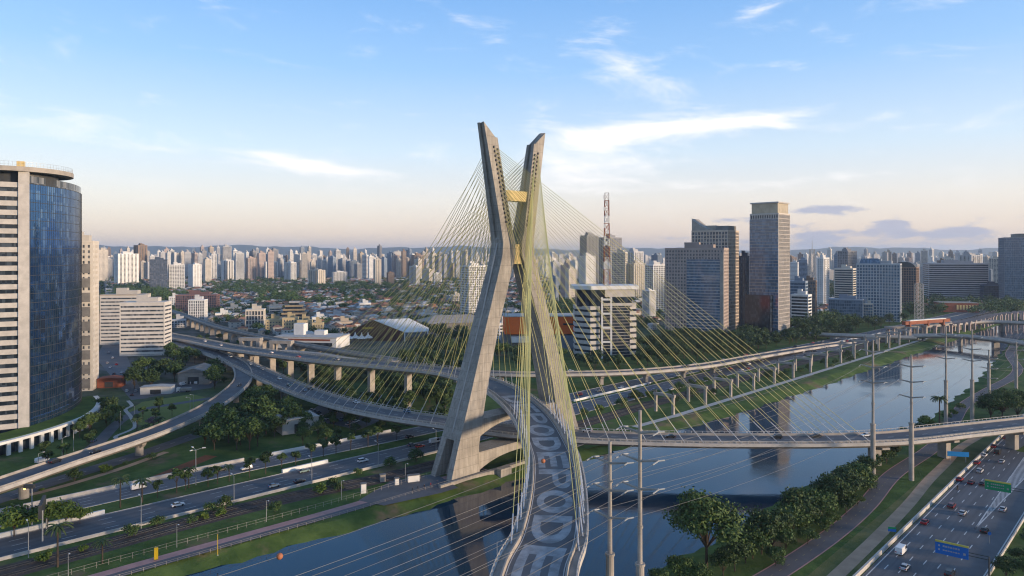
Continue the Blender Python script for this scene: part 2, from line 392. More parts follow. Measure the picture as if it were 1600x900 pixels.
for hw, ho, hw2, lanes in ((HWA, ha, 9, (-4.5, 0, 4.5)), (HWB, hb, 7, (-3.5, 0, 3.5))):
    for o in lanes: dashes(hw, o, 100, 1250, 4, 8, .22, .05).build('lane_dashes', M['lane'], ho, kind='stuff')
    for sg in (-1, 1): part_sheet('edge_line', hw, sg * (hw2 - .75), sg * (hw2 - .55), .05, M['lane'], ho)
    for sg in (-1, 1):
        mb = MB(); sweep(mb, hw, [(sg * hw2, -.1), (sg * hw2, .14), (sg * (hw2 + .35), .14), (sg * (hw2 + .35), -.1)]); mb.build('kerb', M['concrete_light'], ho)
def wall_run(name, path, d0, d1, off, h, wdt, m, label, cat='barrier', group=None):
    mb = MB(); sweep(mb, path.sub(d0, d1, 5), [(off - wdt / 2, -.05), (off - wdt * .35, h), (off + wdt * .35, h), (off + wdt / 2, -.05)]); o = mb.build(name, m); return tag(o, label, cat, group)
dA = lambda s: s + 420
wall_run('concrete_barrier', HWB, dA(-175), dA(-66), -8.3, 1.3, .8, M['concrete_light'], 'long white concrete barrier behind the second carriageway at left')
wall_run('concrete_barrier', HWA, dA(-165), dA(-125), -9.9, 1.4, 1.2, M['white'], 'short white barrier on the median by the leaning sign board')
wall_run('concrete_barrier', HWA, dA(-62), dA(-42), -9.9, 1.4, 1.4, M['white'], 'white barrier on the median left of the pylon foot')
wall_run('concrete_barrier', HWB, dA(-58), dA(6), -8.3, 1.3, .8, M['white'], 'pale barrier behind the second carriageway left of the pylon')
wall_run('concrete_barrier', HWA, dA(92), dA(118), -10.2, 1.5, 1.4, M['white'], 'white barrier on the median just right of the pylon')
wall_run('concrete_barrier', HWB, dA(125), dA(205), 9.6, 1.2, .8, M['white'], 'long white barrier between carriageways right of the pylon')
wall_run('concrete_barrier', HWB, dA(330), dA(640), 8.5, 1.2, .8, M['white'], 'very long white barrier of the distant highway by the tall tower')
wall_run('retaining_wall', HWA, 60, dA(5), 9.9, 1.0, .5, M['concrete_light'], 'low concrete wall between highway and railway grass', 'wall')
LOC = Path([P(-160, 835), P(0, 780), P(120, 741), P(240, 703), P(320, 676), P(420, 655)], 8)
lo = sheet('side_road', LOC, -4.5, 4.5, .031, M['asphalt'], 'side road passing under the curved ramp at left')
dashes(LOC, 0, 0, LOC.L, 3, 6, .2, .055).build('lane_dashes', M['lane'], lo, kind='stuff')
sheet('dirt_strip', Path([P(-40, 815), P(100, 790), P(200, 764), P(290, 728), P(330, 712)], 8), -3.2, 3.2, .012, M['earth'], 'bare red earth strip beside the highway at left')
sheet('verge_path', Path([P(-60, 795), P(60, 770), P(180, 735), P(260, 706)], 8), -1.6, 1.6, .016, M['dirt'], 'worn brown footway under the ramp')
# --- right bank: cycle path, dirt track, highway
BK = Path([P(1140, 935), P(1216, 893), P(1300, 836), P(1354, 789), P(1395, 742), P(1450, 705), P(1478, 680), P(1492, 655), P(1508, 632), P(1545, 609), P(1580, 590), P(1590, 575), P(1578, 555), P(1584, 540)], 4)
bk = sheet('cycle_path', BK, -2.9, 2.9, .03, M['bike'], 'violet grey cycle path winding along the right bank')
part_sheet('edge_line', BK, -3.3, -2.9, .035, M['pink'], bk); part_sheet('edge_line', BK, 2.9, 3.3, .035, M['pink'], bk)
dashes(BK, 0, 0, BK.L, 1.4, 3.4, .25, .05).build('lane_dashes', mat('worn_yellow_paint', (.28, .23, .14), .8), bk, kind='stuff')
DT = Path([P(1270, 935), P(1320, 888), P(1370, 840), P(1420, 788), P(1450, 752), P(1480, 722), P(1500, 700), P(1530, 682)], 5)
sheet('dirt_track', DT, -2.0, 1.8, .022, M['dirt'], 'pale dirt track between the cycle path and the highway')
HR = Path([ST(-90, -139.5), ST(-20, -139), ST(60, -138.5), ST(140, -138), ST(240, -138), ST(420, -139)], 6)
sheet('dry_verge', HR, -23, -13.7, .008, M['grass_dry'], 'dry olive grass verge left of the busy highway')
hr = sheet('highway', HR, -12.5, 12.5, .03, M['asphalt'], 'busy multi lane highway at the lower right')
for o in (-9.3, -5.8, -2.3, 1.2, 4.7): dashes(HR, o, 0, HR.L, 3.6, 7.2, .26, .05).build('lane_dashes', M['lane'], hr, kind='stuff')
part_sheet('edge_line', HR, -11.7, -11.4, .05, M['lane'], hr)
part_sheet('edge_line', HR, 11.3, 11.6, .05, M['lane'], hr)
wall_run('concrete_barrier', HR, 0, HR.L, -13.2, 1.1, .8, M['concrete_light'], 'long pale concrete barrier along the left edge of the busy highway')
EX = Path([P(1490, 935), P(1530, 880), P(1580, 806), P(1625, 738), P(1680, 690)], 5)
ex = sheet('exit_lane', EX, -5.5, 3.2, .040, M['asphalt_old'], 'exit lane leaving the busy highway at lower right')
part_sheet('edge_line', EX, 2.5, 2.8, .06, M['lane'], ex)
wall_run('kerb_wall', EX, 0, EX.L, 3.6, .8, .5, M['concrete_light'], 'low pale kerb wall on the outer edge of the exit lane', 'kerb')
# hatched gore: two converging lines and chevron bars
mb = MB(); g0 = P(1524, 826); gl = P(1600, 715); gr = P(1606, 742)
for a, b in ((g0, gl), (g0, gr)):
    d = (b - a).normalized(); nrm = Vector((-d.y, d.x, 0)) * .2; up = Vector((0, 0, .07)); mb.quad(a - nrm + up, a + nrm + up, b + nrm + up, b - nrm + up)
for i in range(8, 40):
    f0, f1 = i / 40, (i + .45) / 40; up = Vector((0, 0, .07))
    mb.quad(g0.lerp(gl, f0) + up, g0.lerp(gr, f0 - .02) + up, g0.lerp(gr, f1 - .02) + up, g0.lerp(gl, f1) + up)
mb.build('gore_hatching', M['lane'], ex, kind='stuff')
sheet('grass_island', Path([P(1600, 707), P(1640, 680), P(1700, 640)], 5), -3, 3, .06, M['grass'], 'grass island at the top of the hatched gore')

# ------------------------------------------------------------------ the bridge
CB = Vector((0.3, 296.5, 0))
def LB(a, b, z): return CB + U * a + V * b + Vector((0, 0, z))
bridge = thing('cable_stayed_bridge', 'X-shaped concrete cable-stayed bridge with two curved decks and yellow stays', 'bridge', (CB.x, CB.y, GZ))
MPROF = [(1.5, 40.6, 15.5, 13.0), (14, 36.3, 11.4, 11.4), (36, 28.4, 8.6, 10.0), (60, 20.3, 7.5, 8.7), (86, 11.3, 7.6, 7.7), (91, 9.8, 7.8, 7.5), (96, 9.3, 7.4, 7.3), (101, 10.1, 6.6, 7.1), (120, 13.7, 6.3, 5.8), (140.2, 17.7, 6.5, 4.4), (146, 18.9, 6.5, 4.0)]
def mprof(z):
    zs = [p[0] for p in MPROF]; return [float(np.interp(z, zs, [p[i] for p in MPROF])) for i in (1, 2, 3)]
def concrete_board_mat():
    m = bpy.data.materials.new('board_marked_concrete'); m.use_nodes = True; nt = m.node_tree; n = NT(nt); b = nt.nodes['Principled BSDF']
    pos = n.new('ShaderNodeNewGeometry').outputs['Position']; x, y, z = n.xyz(pos)
    blot = n.sm(n.noise(pos, .12, 6, .65), .25, .75)
    mp = n.new('ShaderNodeMapping'); nt.links.new(pos, mp.inputs[0]); mp.inputs['Scale'].default_value = (1.2, 1.2, .05)
    streak = n.sm(n.noise(mp.outputs[0], 1.0, 4, .6), .35, .75)
    lift = n.m('FRACT', n.m('DIVIDE', z, 3.6)); joint = n.m('LESS_THAN', lift, .035)
    liftno = n.new('ShaderNodeTexWhiteNoise', noise_dimensions='1D'); nt.links.new(n.m('FLOOR', n.m('DIVIDE', z, 3.6)), liftno.inputs['W'])
    c = n.mix(blot, (.25, .23, .205), (.45, .41, .36)); c = n.mix(n.m('MULTIPLY', streak, .7), c, (.185, .17, .15))
    c = n.mix(n.m('MULTIPLY', liftno.outputs[0], .22), c, (.30, .27, .235)); c = n.mix(n.m('MULTIPLY', joint, .55), c, (.13, .12, .11))
    nt.links.new(c, b.inputs['Base Color']); b.inputs['Roughness'].default_value = .85; b.inputs['Specular IOR Level'].default_value = .2
    bn = n.new('ShaderNodeBump'); bn.inputs['Strength'].default_value = .35; bn.inputs['Distance'].default_value = .2
    nt.links.new(n.m('SUBTRACT', n.noise(pos, .8, 4), n.m('MULTIPLY', joint, .6)), bn.inputs['Height']); nt.links.new(bn.outputs[0], b.inputs['Normal']); return m
M['mast'] = concrete_board_mat()
def mast(sg):
    zs = sorted(set([p[0] for p in MPROF] + [4, 8, 20, 28, 44, 52, 68, 76, 84, 106, 112, 126, 132, 97.5, 98.5]))
    mb = MB(); n = 0
    for z in zs:
        ao, wd, tv = mprof(z); ai = ao - wd; h = tv / 2
        gd = .9 if z > 98 else 0.0; gw = tv * .16                       # channel in the outer face, above the knee only
        zi = min(z, 140.4 if z > 140 else z)
        ring = [(ai, -h, zi), (ai, -gw, zi), (ai + gd, -gw, zi), (ai + gd, gw, zi), (ai, gw, zi), (ai, h, zi), (ao, h, z), (ao, gw, z), (ao - gd, gw, z), (ao - gd, -gw, z), (ao, -gw, z), (ao, -h, z)]
        if sg < 0: ring = ring[::-1]
        for a, b, q in ring: mb.v.append(tuple(LB(sg * a, b, q)))
        n = len(ring)
    for i in range(len(zs) - 1):
        for j in range(n):
            a = i * n + j; b = i * n + (j + 1) % n; mb.f.append((a, b, b + n, a + n)); mb.mi.append(0)
    mb.f.append(tuple(range(n))[::-1]); mb.mi.append(0)
    T0 = (len(zs) - 1) * n; mb.f.append(tuple(T0 + j for j in range(n))); mb.mi.append(0)
    o = mb.build('mast', M['mast'], bridge)
    # doorway cut through the outer face near the foot
    c = MB(); pts = []
    for z, hw in ((1.0, 3.6), (17.5, 2.2)):
        ao, wd, tv = mprof(z)
        pts += [LB(sg * (ao + 3), -hw, z), LB(sg * (ao + 3), hw, z), LB(sg * (ao - 5), hw, z), LB(sg * (ao - 5), -hw, z)]
    fs = [(0, 3, 2, 1), (4, 5, 6, 7), (0, 1, 5, 4), (1, 2, 6, 5), (2, 3, 7, 6), (3, 0, 4, 7)]
    c.add(pts, fs)
    me = c.mesh('cut', M['mast']); bmm = bmesh.new(); bmm.from_mesh(me); bmesh.ops.recalc_face_normals(bmm, faces=bmm.faces); bmm.to_mesh(me); bmm.free()
    bm2 = bmesh.new(); bm2.from_mesh(o.data); bmesh.ops.recalc_face_normals(bm2, faces=bm2.faces); bm2.to_mesh(o.data); bm2.free()
    co = bpy.data.objects.new('cut', me); COL.objects.link(co); co.location = (0, 0, 0)
    md = o.modifiers.new('b', 'BOOLEAN'); md.object = co; md.operation = 'DIFFERENCE'; md.solver = 'EXACT'
    bpy.context.view_layer.update()
    dg = bpy.context.evaluated_depsgraph_get(); nm = bpy.data.meshes.new_from_object(o.evaluated_get(dg)); o.modifiers.clear()
    if len(nm.polygons) > 50: o.data = nm
    bpy.data.objects.remove(co)
    # drain strip down the outer face below the knee
    st_ = MB()
    for z0, z1 in ((20, 44), (44, 68), (68, 96)):
        a0 = mprof(z0)[0] + .1; a1 = mprof(z1)[0] + .1
        st_.tube(LB(sg * a0, -.2, z0), LB(sg * a1, -.2, z1), .32, .32, 6)
    st_.build('drain_pipe', M['concrete_light'], o)
    an = MB()                                                             # anchor recesses, dark steel heads in two rows per face
    for face in (-1, 1):
        for i in range(18):
            for off in (-.9, .9):
                z = 104 + 33 * (i + (.5 if off > 0 else 0)) / 18; ao, wd, tv = mprof(z); a = ao - wd * .66 + off
                an.box(LB(sg * a, face * (tv / 2 + .1), z), (.6, .9, .9), R(45))
    an.build('anchor_heads', M['darksteel'], o, kind='stuff')
    return o
mast(-1); mast(1)
def beam(prof, b0, b1, m, name):
    """profile in (a, z), extruded across the tower plane"""
    mb = MB(); n = len(prof); mb.add([LB(a, b0, z) for a, z in prof] + [LB(a, b1, z) for a, z in prof],
           [tuple(range(n)), tuple(range(n, 2 * n))[::-1]] + [(i, n + i, n + (i + 1) % n, (i + 1) % n) for i in range(n)]); return mb.build(name, m, bridge)
def arch(za, zt, ai0, ai1, thick, N=20):
    top = [(-ai1, zt), (ai1, zt)]; bot = []
    for i in range(N + 1):
        q = -1 + 2 * i / N; bot.append((-q * ai0, za + (zt - thick - za) * (1 - abs(q) ** 2.6)))
    return top + bot
beam(arch(14.0, 24.3, 29, 27, 2.6), -4.6, 4.6, M['mast'], 'crossbeam')
beam(arch(0.5, 11.2, 30.5, 31, 3.2), -5.0, 5.0, M['mast'], 'crossbeam')
beam([(-9, 114.2), (9, 114.2), (9, 118.6), (-9, 118.6)], -2.2, 2.2, M['gold'], 'crossbeam')['label'] = 'ochre painted upper beam between the mast tops'
beam([(-3.0, 87), (3.0, 87), (3.0, 95.5), (-3.0, 95.5)], -2.6, 2.6, M['gold'], 'crossbeam')['label'] = 'ochre painted short beam where the masts nearly touch'
# footing walls on the bank
mb = MB(); mb.prism([LB(-47, -8.6, 0), LB(-30, -8.6, 0), LB(-20, -9.6, 0), LB(44, -9.6, 0), LB(44, -7.8, 0), LB(-47, -7.3, 0)], .1, 4.0); mb.build('footing_wall', M['mast'], bridge)
mb = MB(); mb.box(LB(-16, -10.8, 2.4), (6, 3, 4.4), R(45)); mb.build('footing_block', M['mast'], bridge)

# deck paths
UP = Path([(1, 60, 27), (1.5, 100, 27), P(835, 900, 27), P(858, 840, 27), P(867, 780, 27), P(866, 730, 27), P(858, 700, 27), P(836, 655, 27), P(808, 626, 27), P(778, 606, 27), P(738, 590, 27), P(690, 579, 27), P(600, 570, 26), P(500, 561, 24), P(420, 551, 20), P(360, 543, 16), P(310, 533, 13.5), P(262, 524, 12), P(200, 512, 9), P(120, 500, 6), P(40, 490, 3.5)], 3)
LO = Path([P(1900, 632, 13), P(1750, 645, 14), P(1600, 661, 14), P(1500, 672, 14), P(1400, 682.5, 14), P(1300, 686, 14), P(1200, 686.5, 14), P(1100, 686, 14), P(1000, 684, 14), P(900, 680, 14), P(800, 672.5, 14), P(690, 658, 14), P(620, 648, 14), P(550, 634, 14), P(500, 620, 13.5), P(460, 606, 13), P(425, 591, 12.5), P(395, 577, 12), P(362, 562, 11.5), P(330, 550, 11), P(290, 540, 11), P(250, 531, 10), P(170, 518, 7), P(80, 505, 4)], 3)
RP = Path([P(-220, 830, 10), P(-90, 785, 10.5), P(0, 756, 11), P(100, 722, 11), P(200, 689, 11), P(270, 663, 11), P(325, 637, 11.3), P(362, 612, 11.6), P(380, 590, 11.8), P(374, 570, 11.7), P(352, 556, 11.3)], 3)
# concrete colour of edge and railings, asphalt on top
def deck(parent, path, name, hw=8.6, road=6.0, depth=2.4, rails=True, dash=True, bar=True, label=None):
    mb = MB(); sweep(mb, path, [(-hw, 0), (hw, 0), (hw, -.7), (hw - 3, -depth), (-hw + 3, -depth), (-hw, -.7)]); o = mb.build(name, M['concrete'], parent, label)
    part = o if parent is not None else o
    mb = MB(); sweep(mb, path, [(-road, .03), (road, .03)], closed=False); mb.build('road_surface', M['asphalt_old'], o)
    if bar:
        for sg in (-1, 1):
            q = road + .35; mb = MB(); sweep(mb, path, [(sg * q - .32, .002), (sg * q - .18, .95), (sg * q + .18, .95), (sg * q + .32, .002)]); mb.build('barrier', M['concrete'], o)
            e = hw - .18; mb = MB(); sweep(mb, path, [(sg * e - .2, .002), (sg * e - .2, .42), (sg * e + .22, .42), (sg * e + .22, -.9)] if sg > 0 else [(sg * e + .2, .002), (sg * e + .2, .42), (sg * e - .22, .42), (sg * e - .22, -.9)]); mb.build('edge_beam', M['concrete_light'], o)
    if rails:
        for sg in (-1, 1):
            mb = MB(); d = 1.0
            while d < path.L:
                p = path.at(d, sg * (hw - .15)); mb.box((p.x, p.y, p.z + .85), (.22, .22, .9)); d += 2.4
            sweep(mb, path, [(sg * (hw - .15) - .07, 1.15), (sg * (hw - .15) - .07, 1.3), (sg * (hw - .15) + .07, 1.3), (sg * (hw - .15) + .07, 1.15)])
            mb.build('railing', M['concrete_light'], o, kind='stuff')
    if dash: dashes(path, 0, 0, path.L, 3, 6, .2, .05).build('lane_dashes', M['lane'], o, kind='stuff')
    return o
up = deck(bridge, UP, 'deck', dash=False, label='upper deck with giant white letters painted on the asphalt')
lo_ = deck(bridge, LO, 'deck', hw=8.2, road=5.6, label='lower deck sweeping across the river')
for o in (-5.7, 5.7): part_sheet('edge_line', UP, o - .1, o + .1, .05, M['lane'], up)
part_sheet('edge_line', LO, -5.2, -5.0, .05, M['lane'], lo_); part_sheet('edge_line', LO, 5.0, 5.2, .05, M['lane'], lo_)

# painted letters, read towards the camera, tops to the right
def letter_quads(ch):
    q = []
    def rect(x0, x1, y0, y1, n=4):
        for i in range(n):
            a = x0 + (x1 - x0) * i / n; b = x0 + (x1 - x0) * (i + 1) / n; q.append([(a, y0), (b, y0), (b, y1), (a, y1)])
    def arc(cx, cy, rx, ry, ix, iy, t0, t1, n=14):
        for i in range(n):
            a = t0 + (t1 - t0) * i / n; b = t0 + (t1 - t0) * (i + 1) / n
            q.append([(cx + ix * math.cos(a), cy + iy * math.sin(a)), (cx + rx * math.cos(a), cy + ry * math.sin(a)), (cx + rx * math.cos(b), cy + ry * math.sin(b)), (cx + ix * math.cos(b), cy + iy * math.sin(b))])
    if ch == 'E': rect(0, .27, 0, 1, 2); rect(.27, 1, 0, .22); rect(.27, .92, .39, .61); rect(.27, 1, .78, 1)
    if ch == 'D': rect(0, .26, 0, 1, 2); rect(.26, .4, 0, .22, 2); rect(.26, .4, .78, 1, 2); arc(.4, .5, .6, .5, .33, .28, -math.pi / 2, math.pi / 2)
    if ch == 'O': arc(.5, .5, .5, .5, .26, .3, 0, 2 * math.pi, 28)
    if ch == 'P': rect(0, .27, 0, 1, 2); rect(.27, .55, .42, .60, 2); rect(.27, .55, .84, 1, 2); arc(.55, .71, .45, .29, .2, .115, -math.pi / 2, math.pi / 2)
    return q
dtxt = UP.near(lambda p: abs(p.y - 134.5))
for i, ch in enumerate('EDOPEDOPED'):
    mb = MB(); base = dtxt + i * 18.0; L = 16.4
    for qd in letter_quads(ch):
        mb.add([UP.at(base + L * (1 - x), -4.9 + 9.8 * y if False else (-4.7 + 9.4 * y), .045) for x, y in qd], [(0, 1, 2, 3)])
    mb.build('painted_letter', M['paint'], up, 'white painted letter %s' % ch)

# stays: 18 per edge per half deck
stay_rows = []
iP = UP.near(lambda p: (p - CB).to_2d().length); iL = LO.near(lambda p: (p - CB).to_2d().length)
def stays(path, d_in, d_out, off, hw, mast_sg, face, col):
    for i in range(18):
        d = d_in + (d_out - d_in) * i / 17; foot = path.at(d, off * hw, .3)
        z = 104 + 33 * (i + .25) / 18; ao, wd, tv = mprof(z); a = ao - wd * .66 + col * .9
        head = LB(mast_sg * a, face * (tv / 2 + .2), z); k = foot.lerp(head, 7.5 / (head - foot).length)
        mb = MB().tube(k, head, .096, .096, 5, caps=False); o = mb.build('stay_cable', M['cable'], bridge)
        MB().tube(foot, k, .16, .16, 6).build('guard_pipe', M['pipe'], o)
for sg in (-1, 1):
    stays(UP, iP - 26, UP.near(lambda p: abs(p.y - 149)), sg, 7.55, 1, -1, sg)          # near half of the upper deck
    stays(UP, iP + 26, iP + 150, sg, 7.55, -1, 1, sg)                                   # far half of the upper deck
    stays(LO, iL - 20, LO.near(lambda p: abs(p.x - 146)), sg, 7.2, -1, -1, sg)          # right half of the lower deck
    stays(LO, iL + 22, LO.near(lambda p: abs(p.x + 124)), sg, 7.2, 1, 1, sg)            # left half of the lower deck
# piers under the decks
def pier(parent, path, d, off=0, wdt=3.4, thk=2.2, depth=2.4, zb=GZ - 1.5, cap=7.0, rnd_=False):
    p = path.at(d, off); t = path.dirat(d); rz = math.atan2(t.y, t.x); zt = p.z - depth + .12
    mb = MB()
    if rnd_: mb.tube((p.x, p.y, zb), (p.x, p.y, zt - 1.2), wdt / 2, wdt / 2, 14)
    else: mb.box((p.x, p.y, (zb + zt - 1.2) / 2), (thk, wdt, zt - 1.2 - zb), rz)
    n = Vector((-math.sin(rz), math.cos(rz), 0)); a = Vector((math.cos(rz), math.sin(rz), 0)) * (thk / 2 + .15); prof = [(-cap / 2, zt), (cap / 2, zt), (cap / 2, zt - .8), (wdt / 2 * .9, zt - 2.0), (-wdt / 2 * .9, zt - 2.0), (-cap / 2, zt - .8)]
    k = 6; pp = Vector((p.x, p.y, 0))
    mb.add([pp + n * o + a + Vector((0, 0, z)) for o, z in prof] + [pp + n * o - a + Vector((0, 0, z)) for o, z in prof], [tuple(range(k)), tuple(range(k, 2 * k))[::-1]] + [(i, k + i, k + (i + 1) % k, (i + 1) % k) for i in range(k)])
    return mb.build('pier', M['concrete'], parent)
d = iP + 118
while d < UP.L - 170: pier(bridge, UP, d, cap=10, wdt=4.0); d += 30
pier(bridge, LO, LO.near(lambda p: abs(p.x - 153)), wdt=4.2, cap=14, thk=3.2)
for xx in (189, 228): pier(bridge, LO, LO.near(lambda p: abs(p.x - xx)), wdt=4.2, cap=12, thk=2.6)
d = LO.near(lambda p: abs(p.x + 138))
while d < LO.L - 150: pier(bridge, LO, d, cap=10, wdt=4); d += 27
ramp = thing('ramp_viaduct', 'curved concrete ramp with sunlit parapet joining the lower deck at left', 'ramp', P(200, 689, GZ))
deck(ramp, RP, 'deck', hw=5.6, road=4.7, depth=2.6, rails=False, dash=False)
for px, py in ((-120, 806), (83, 782), (250, 714), (345, 668), (384, 628)):
    pp = P(px, py); pier(ramp, RP, RP.near(lambda p: (p - pp).to_2d().length), wdt=3.4, cap=5.2, depth=2.6, rnd_=True)
VIA = Path([P(330, 541, 10), P(430, 553, 11), P(560, 566, 11), P(700, 578, 11), P(800, 584, 11), P(900, 583.5, 11), P(1000, 580, 10.5), P(1100, 571, 9.5), P(1180, 557, 7.5), P(1260, 544, 5), P(1330, 534, 3.4)], 5)
via = thing('elevated_road', 'straight concrete viaduct passing behind the pylon and merging with the highway', 'viaduct', P(900, 610))
deck(via, VIA, 'deck', hw=5.4, road=4.6, depth=2.2, rails=False, dash=False)
for i in range(13):
    d = 60 + i * 34
    if d < VIA.L - 120: pier(via, VIA, d, wdt=3, cap=5.5, depth=2.2)
# ------------------------------------------------------------------ buildings
COLS = {'cream': (.66, .60, .52), 'white': (.76, .75, .73), 'pale grey': (.54, .54, .55), 'grey': (.34, .34, .36), 'beige': (.50, .42, .33), 'brown': (.27, .20, .155), 'pinkish': (.56, .45, .40), 'blue grey': (.27, .33, .41), 'dark blue': (.08, .11, .17)}
def tower_meshes(w_, d_, h, style, fl=3.2):
    """meshes of one tower, base at the origin: glass core, storey slabs and piers standing proud, roof"""
    n = max(2, int(round(h / fl))); fl = h / n
    P_ = {'grid': (.95, .35, .9, 3.4, .42), 'band': (1.55, .4, .8, 99, .46), 'punched': (1.65, .3, 1.7, 3.3, .36), 'glass': (.5, .18, .22, 2.6, .24), 'vert': (.7, .2, .95, 2.6, .5), 'strip': (2.1, .3, .8, 99, .36), 'fine': (1.2, .3, .6, 2.2, .36), 'balcony': (1.1, .3, 2.9, 6.2, .38)}[style]
    pt, pp, pw, sp, po = P_
    core = MB(); core.box((0, 0, h / 2), (w_, d_, h - .1))
    fa = MB()
    for i in range(1, n + 1): fa.box((0, 0, i * fl - pt / 2 + (.02 if i == n else 0)), (w_ + 2 * pp, d_ + 2 * pp, pt))
    fa.box((0, 0, .55), (w_ + 2 * pp + .1, d_ + 2 * pp + .1, 1.1))
    nx = 1 if sp > 50 else max(1, round(w_ / sp)); ny = 1 if sp > 50 else max(1, round(d_ / sp)); zc, zh = h / 2 - .01, h - .06
    for sy in (-1, 1):
        for i in range(nx + 1):
            x = -w_ / 2 + pw / 2 - po + (w_ - pw + 2 * po) * i / nx; fa.box((x, sy * (d_ / 2 + po / 2 - .1), zc), (pw, po + .2, zh))
    for sx in (-1, 1):
        for i in range(ny + 1):
            y = -d_ / 2 + pw / 2 - po + .012 + (d_ - pw + 2 * po - .024) * i / ny; fa.box((sx * (w_ / 2 + po / 2 - .1), y, zc), (po + .2 - .02, pw, zh - .02))
    if style == 'balcony':
        for sx in (-1, 1):
            for i in range(1, n):
                fa.box((sx * w_ * .24, -d_ / 2 - .9, i * fl - .35), (w_ * .26, 1.9, .95)); fa.box((sx * (w_ / 2 + .8), 0, i * fl - .36), (1.7, d_ * .3, .93))
    rf = MB(); rf.box((0, 0, h + .55), (w_ + 2 * po + .2, d_ + 2 * po + .2, 1.1))
    lh = MB(); lh.box((w_ * .05, d_ * .08, h + 2.9), (w_ * .5, d_ * .45, 3.8)); lh.box((-w_ * .08, d_ * .05, h + 6.0), (w_ * .26, d_ * .26, 2.4))
    return {'windows': core.mesh('windows', M['window']), 'facade': fa.mesh('facade', M['wall']), 'roof': rf.mesh('roof', M['wall']), 'lift_house': lh.mesh('lift_house', M['wall'])}
def put_tower(meshes, loc, rz, label, cat, col, group=None, scale=None, name='apartment_tower', glass=None, roofcol=None):
    r = thing(name, label, cat, loc, rz, group)
    if scale: r.scale = scale
    for k, me in meshes.items():
        if glass and k == 'windows': me = me.copy(); me.materials[0] = M[glass]
        o = link(k, me, r)
        c = col if k != 'roof' or roofcol is None else roofcol
        if k == 'lift_house': c = tuple(x * .8 for x in col)
        o.color = (*c, 1)
    return r
def block(px0, px1, yb, yt, rz, k=.8):
    """photo extents and ground row -> centre, width, depth, height of a rotated box"""
    Y = FPX * (CAMZ - GZ) / (yb - HORZ); wp = (px1 - px0) * Y / FPX; rz_ = abs(rz)
    w_ = wp / (math.cos(rz_) + k * math.sin(rz_)); d_ = w_ * k; dep = (w_ * math.sin(rz_) + d_ * math.cos(rz_)) / 2
    Yc = Y + dep * .85; X = ((px0 + px1) / 2 - 800) * Yc / FPX; h = CAMZ + (HORZ - yt) * Yc / FPX - GZ
    return Vector((X, Yc, GZ - .3)), w_ * 1.0, d_, h + .3
def hand(px0, px1, yb, yt, rz, style, colname, label, cat='building', k=.8, glass=None, fl=3.4, name='office_building', group=None, roofcol=None):
    loc, w_, d_, h = block(px0, px1, yb, yt, R(rz), k)
    return put_tower(tower_meshes(w_, d_, h, style, fl), loc, R(rz), label, cat, COLS[colname] if isinstance(colname, str) else colname, group, None, name, glass, roofcol), w_, d_, h
KEEP = []      # ground circles no house or tree may enter
def keep(v, r): KEEP.append((v.x, v.y, r))

# --- round glass tower at the left edge
def curtain_mat():
    m = bpy.data.materials.new('mirror_curtain_wall'); m.use_nodes = True; nt = m.node_tree; n = NT(nt); b = nt.nodes['Principled BSDF']
    pos = n.new('ShaderNodeNewGeometry').outputs['Position']; x, y, z = n.xyz(pos)
    ang = n.m('ARCTAN2', n.m('SUBTRACT', y, 335.0), n.m('SUBTRACT', x, -321.6))
    q = n.vec(n.m('FLOOR', n.m('MULTIPLY', ang, 93.5 / 1.55)), n.m('FLOOR', n.m('DIVIDE', z, 4.35)), 0.0)
    wn = n.new('ShaderNodeTexWhiteNoise', noise_dimensions='3D'); nt.links.new(q, wn.inputs[0])
    c = n.mix(n.sm(wn.outputs[0], .5, 1.0), (.06, .155, .34), (.15, .28, .48)); nt.links.new(c, b.inputs['Base Color'])
    b.inputs['Metallic'].default_value = .88; b.inputs['Roughness'].default_value = .05
    bn = n.new('ShaderNodeBump'); bn.inputs['Strength'].default_value = .06; bn.inputs['Distance'].default_value = .3
    nt.links.new(n.m('ADD', n.noise(pos, .5, 2), n.m('MULTIPLY', wn.outputs[0], .15)), bn.inputs['Height']); nt.links.new(bn.outputs[0], b.inputs['Normal']); return m
M['curtain'] = curtain_mat()
TC = Vector((-321.6, 335, 0)); TR_ = 93.5; A0, A1 = R(-7.5), R(50)
gt = thing('glass_tower', 'round mirror-glass office tower with stone bands at the left edge', 'tower', (-260, 335, GZ)); keep(Vector((-262, 335)), 62)
def arcp(a, r, z): return TC + Vector((r * math.cos(a), r * math.sin(a), z))
NF = 28; FL = 4.35; ZT = GZ + NF * FL
for i in range(NF):
    mb = MB(); z0 = GZ + i * FL; z1 = z0 + FL - .22; N = 26
    for j in range(N):
        a = A0 + (A1 - A0) * j / N; b = A0 + (A1 - A0) * (j + 1) / N
        mb.add([arcp(a, TR_, z0), arcp(b, TR_, z0), arcp(b, TR_, z1), arcp(a, TR_, z1)], [(0, 1, 2, 3)])
    mb.build('glass_band', M['curtain'], gt)
mb = MB()
for i in range(NF + 1):
    z = GZ + i * FL - .22
    for j in range(26):
        a = A0 + (A1 - A0) * j / 26; b = A0 + (A1 - A0) * (j + 1) / 26; r0, r1 = TR_ - .5, TR_ + .12
        mb.add([arcp(a, r1, z), arcp(b, r1, z), arcp(b, r1, z + .22), arcp(a, r1, z + .22), arcp(a, r0, z), arcp(b, r0, z), arcp(b, r0, z + .22), arcp(a, r0, z + .22)], [(0, 1, 2, 3), (3, 2, 6, 7), (0, 4, 5, 1)])
mb.build('floor_lines', M['darksteel'], gt, kind='stuff')
mb = MB(); na = int((A1 - A0) * TR_ / 1.55)
for j in range(na + 1):
    a = A0 + (A1 - A0) * j / na; mb.box(arcp(a, TR_, (GZ + ZT) / 2), (.12, .09, ZT - GZ), a)
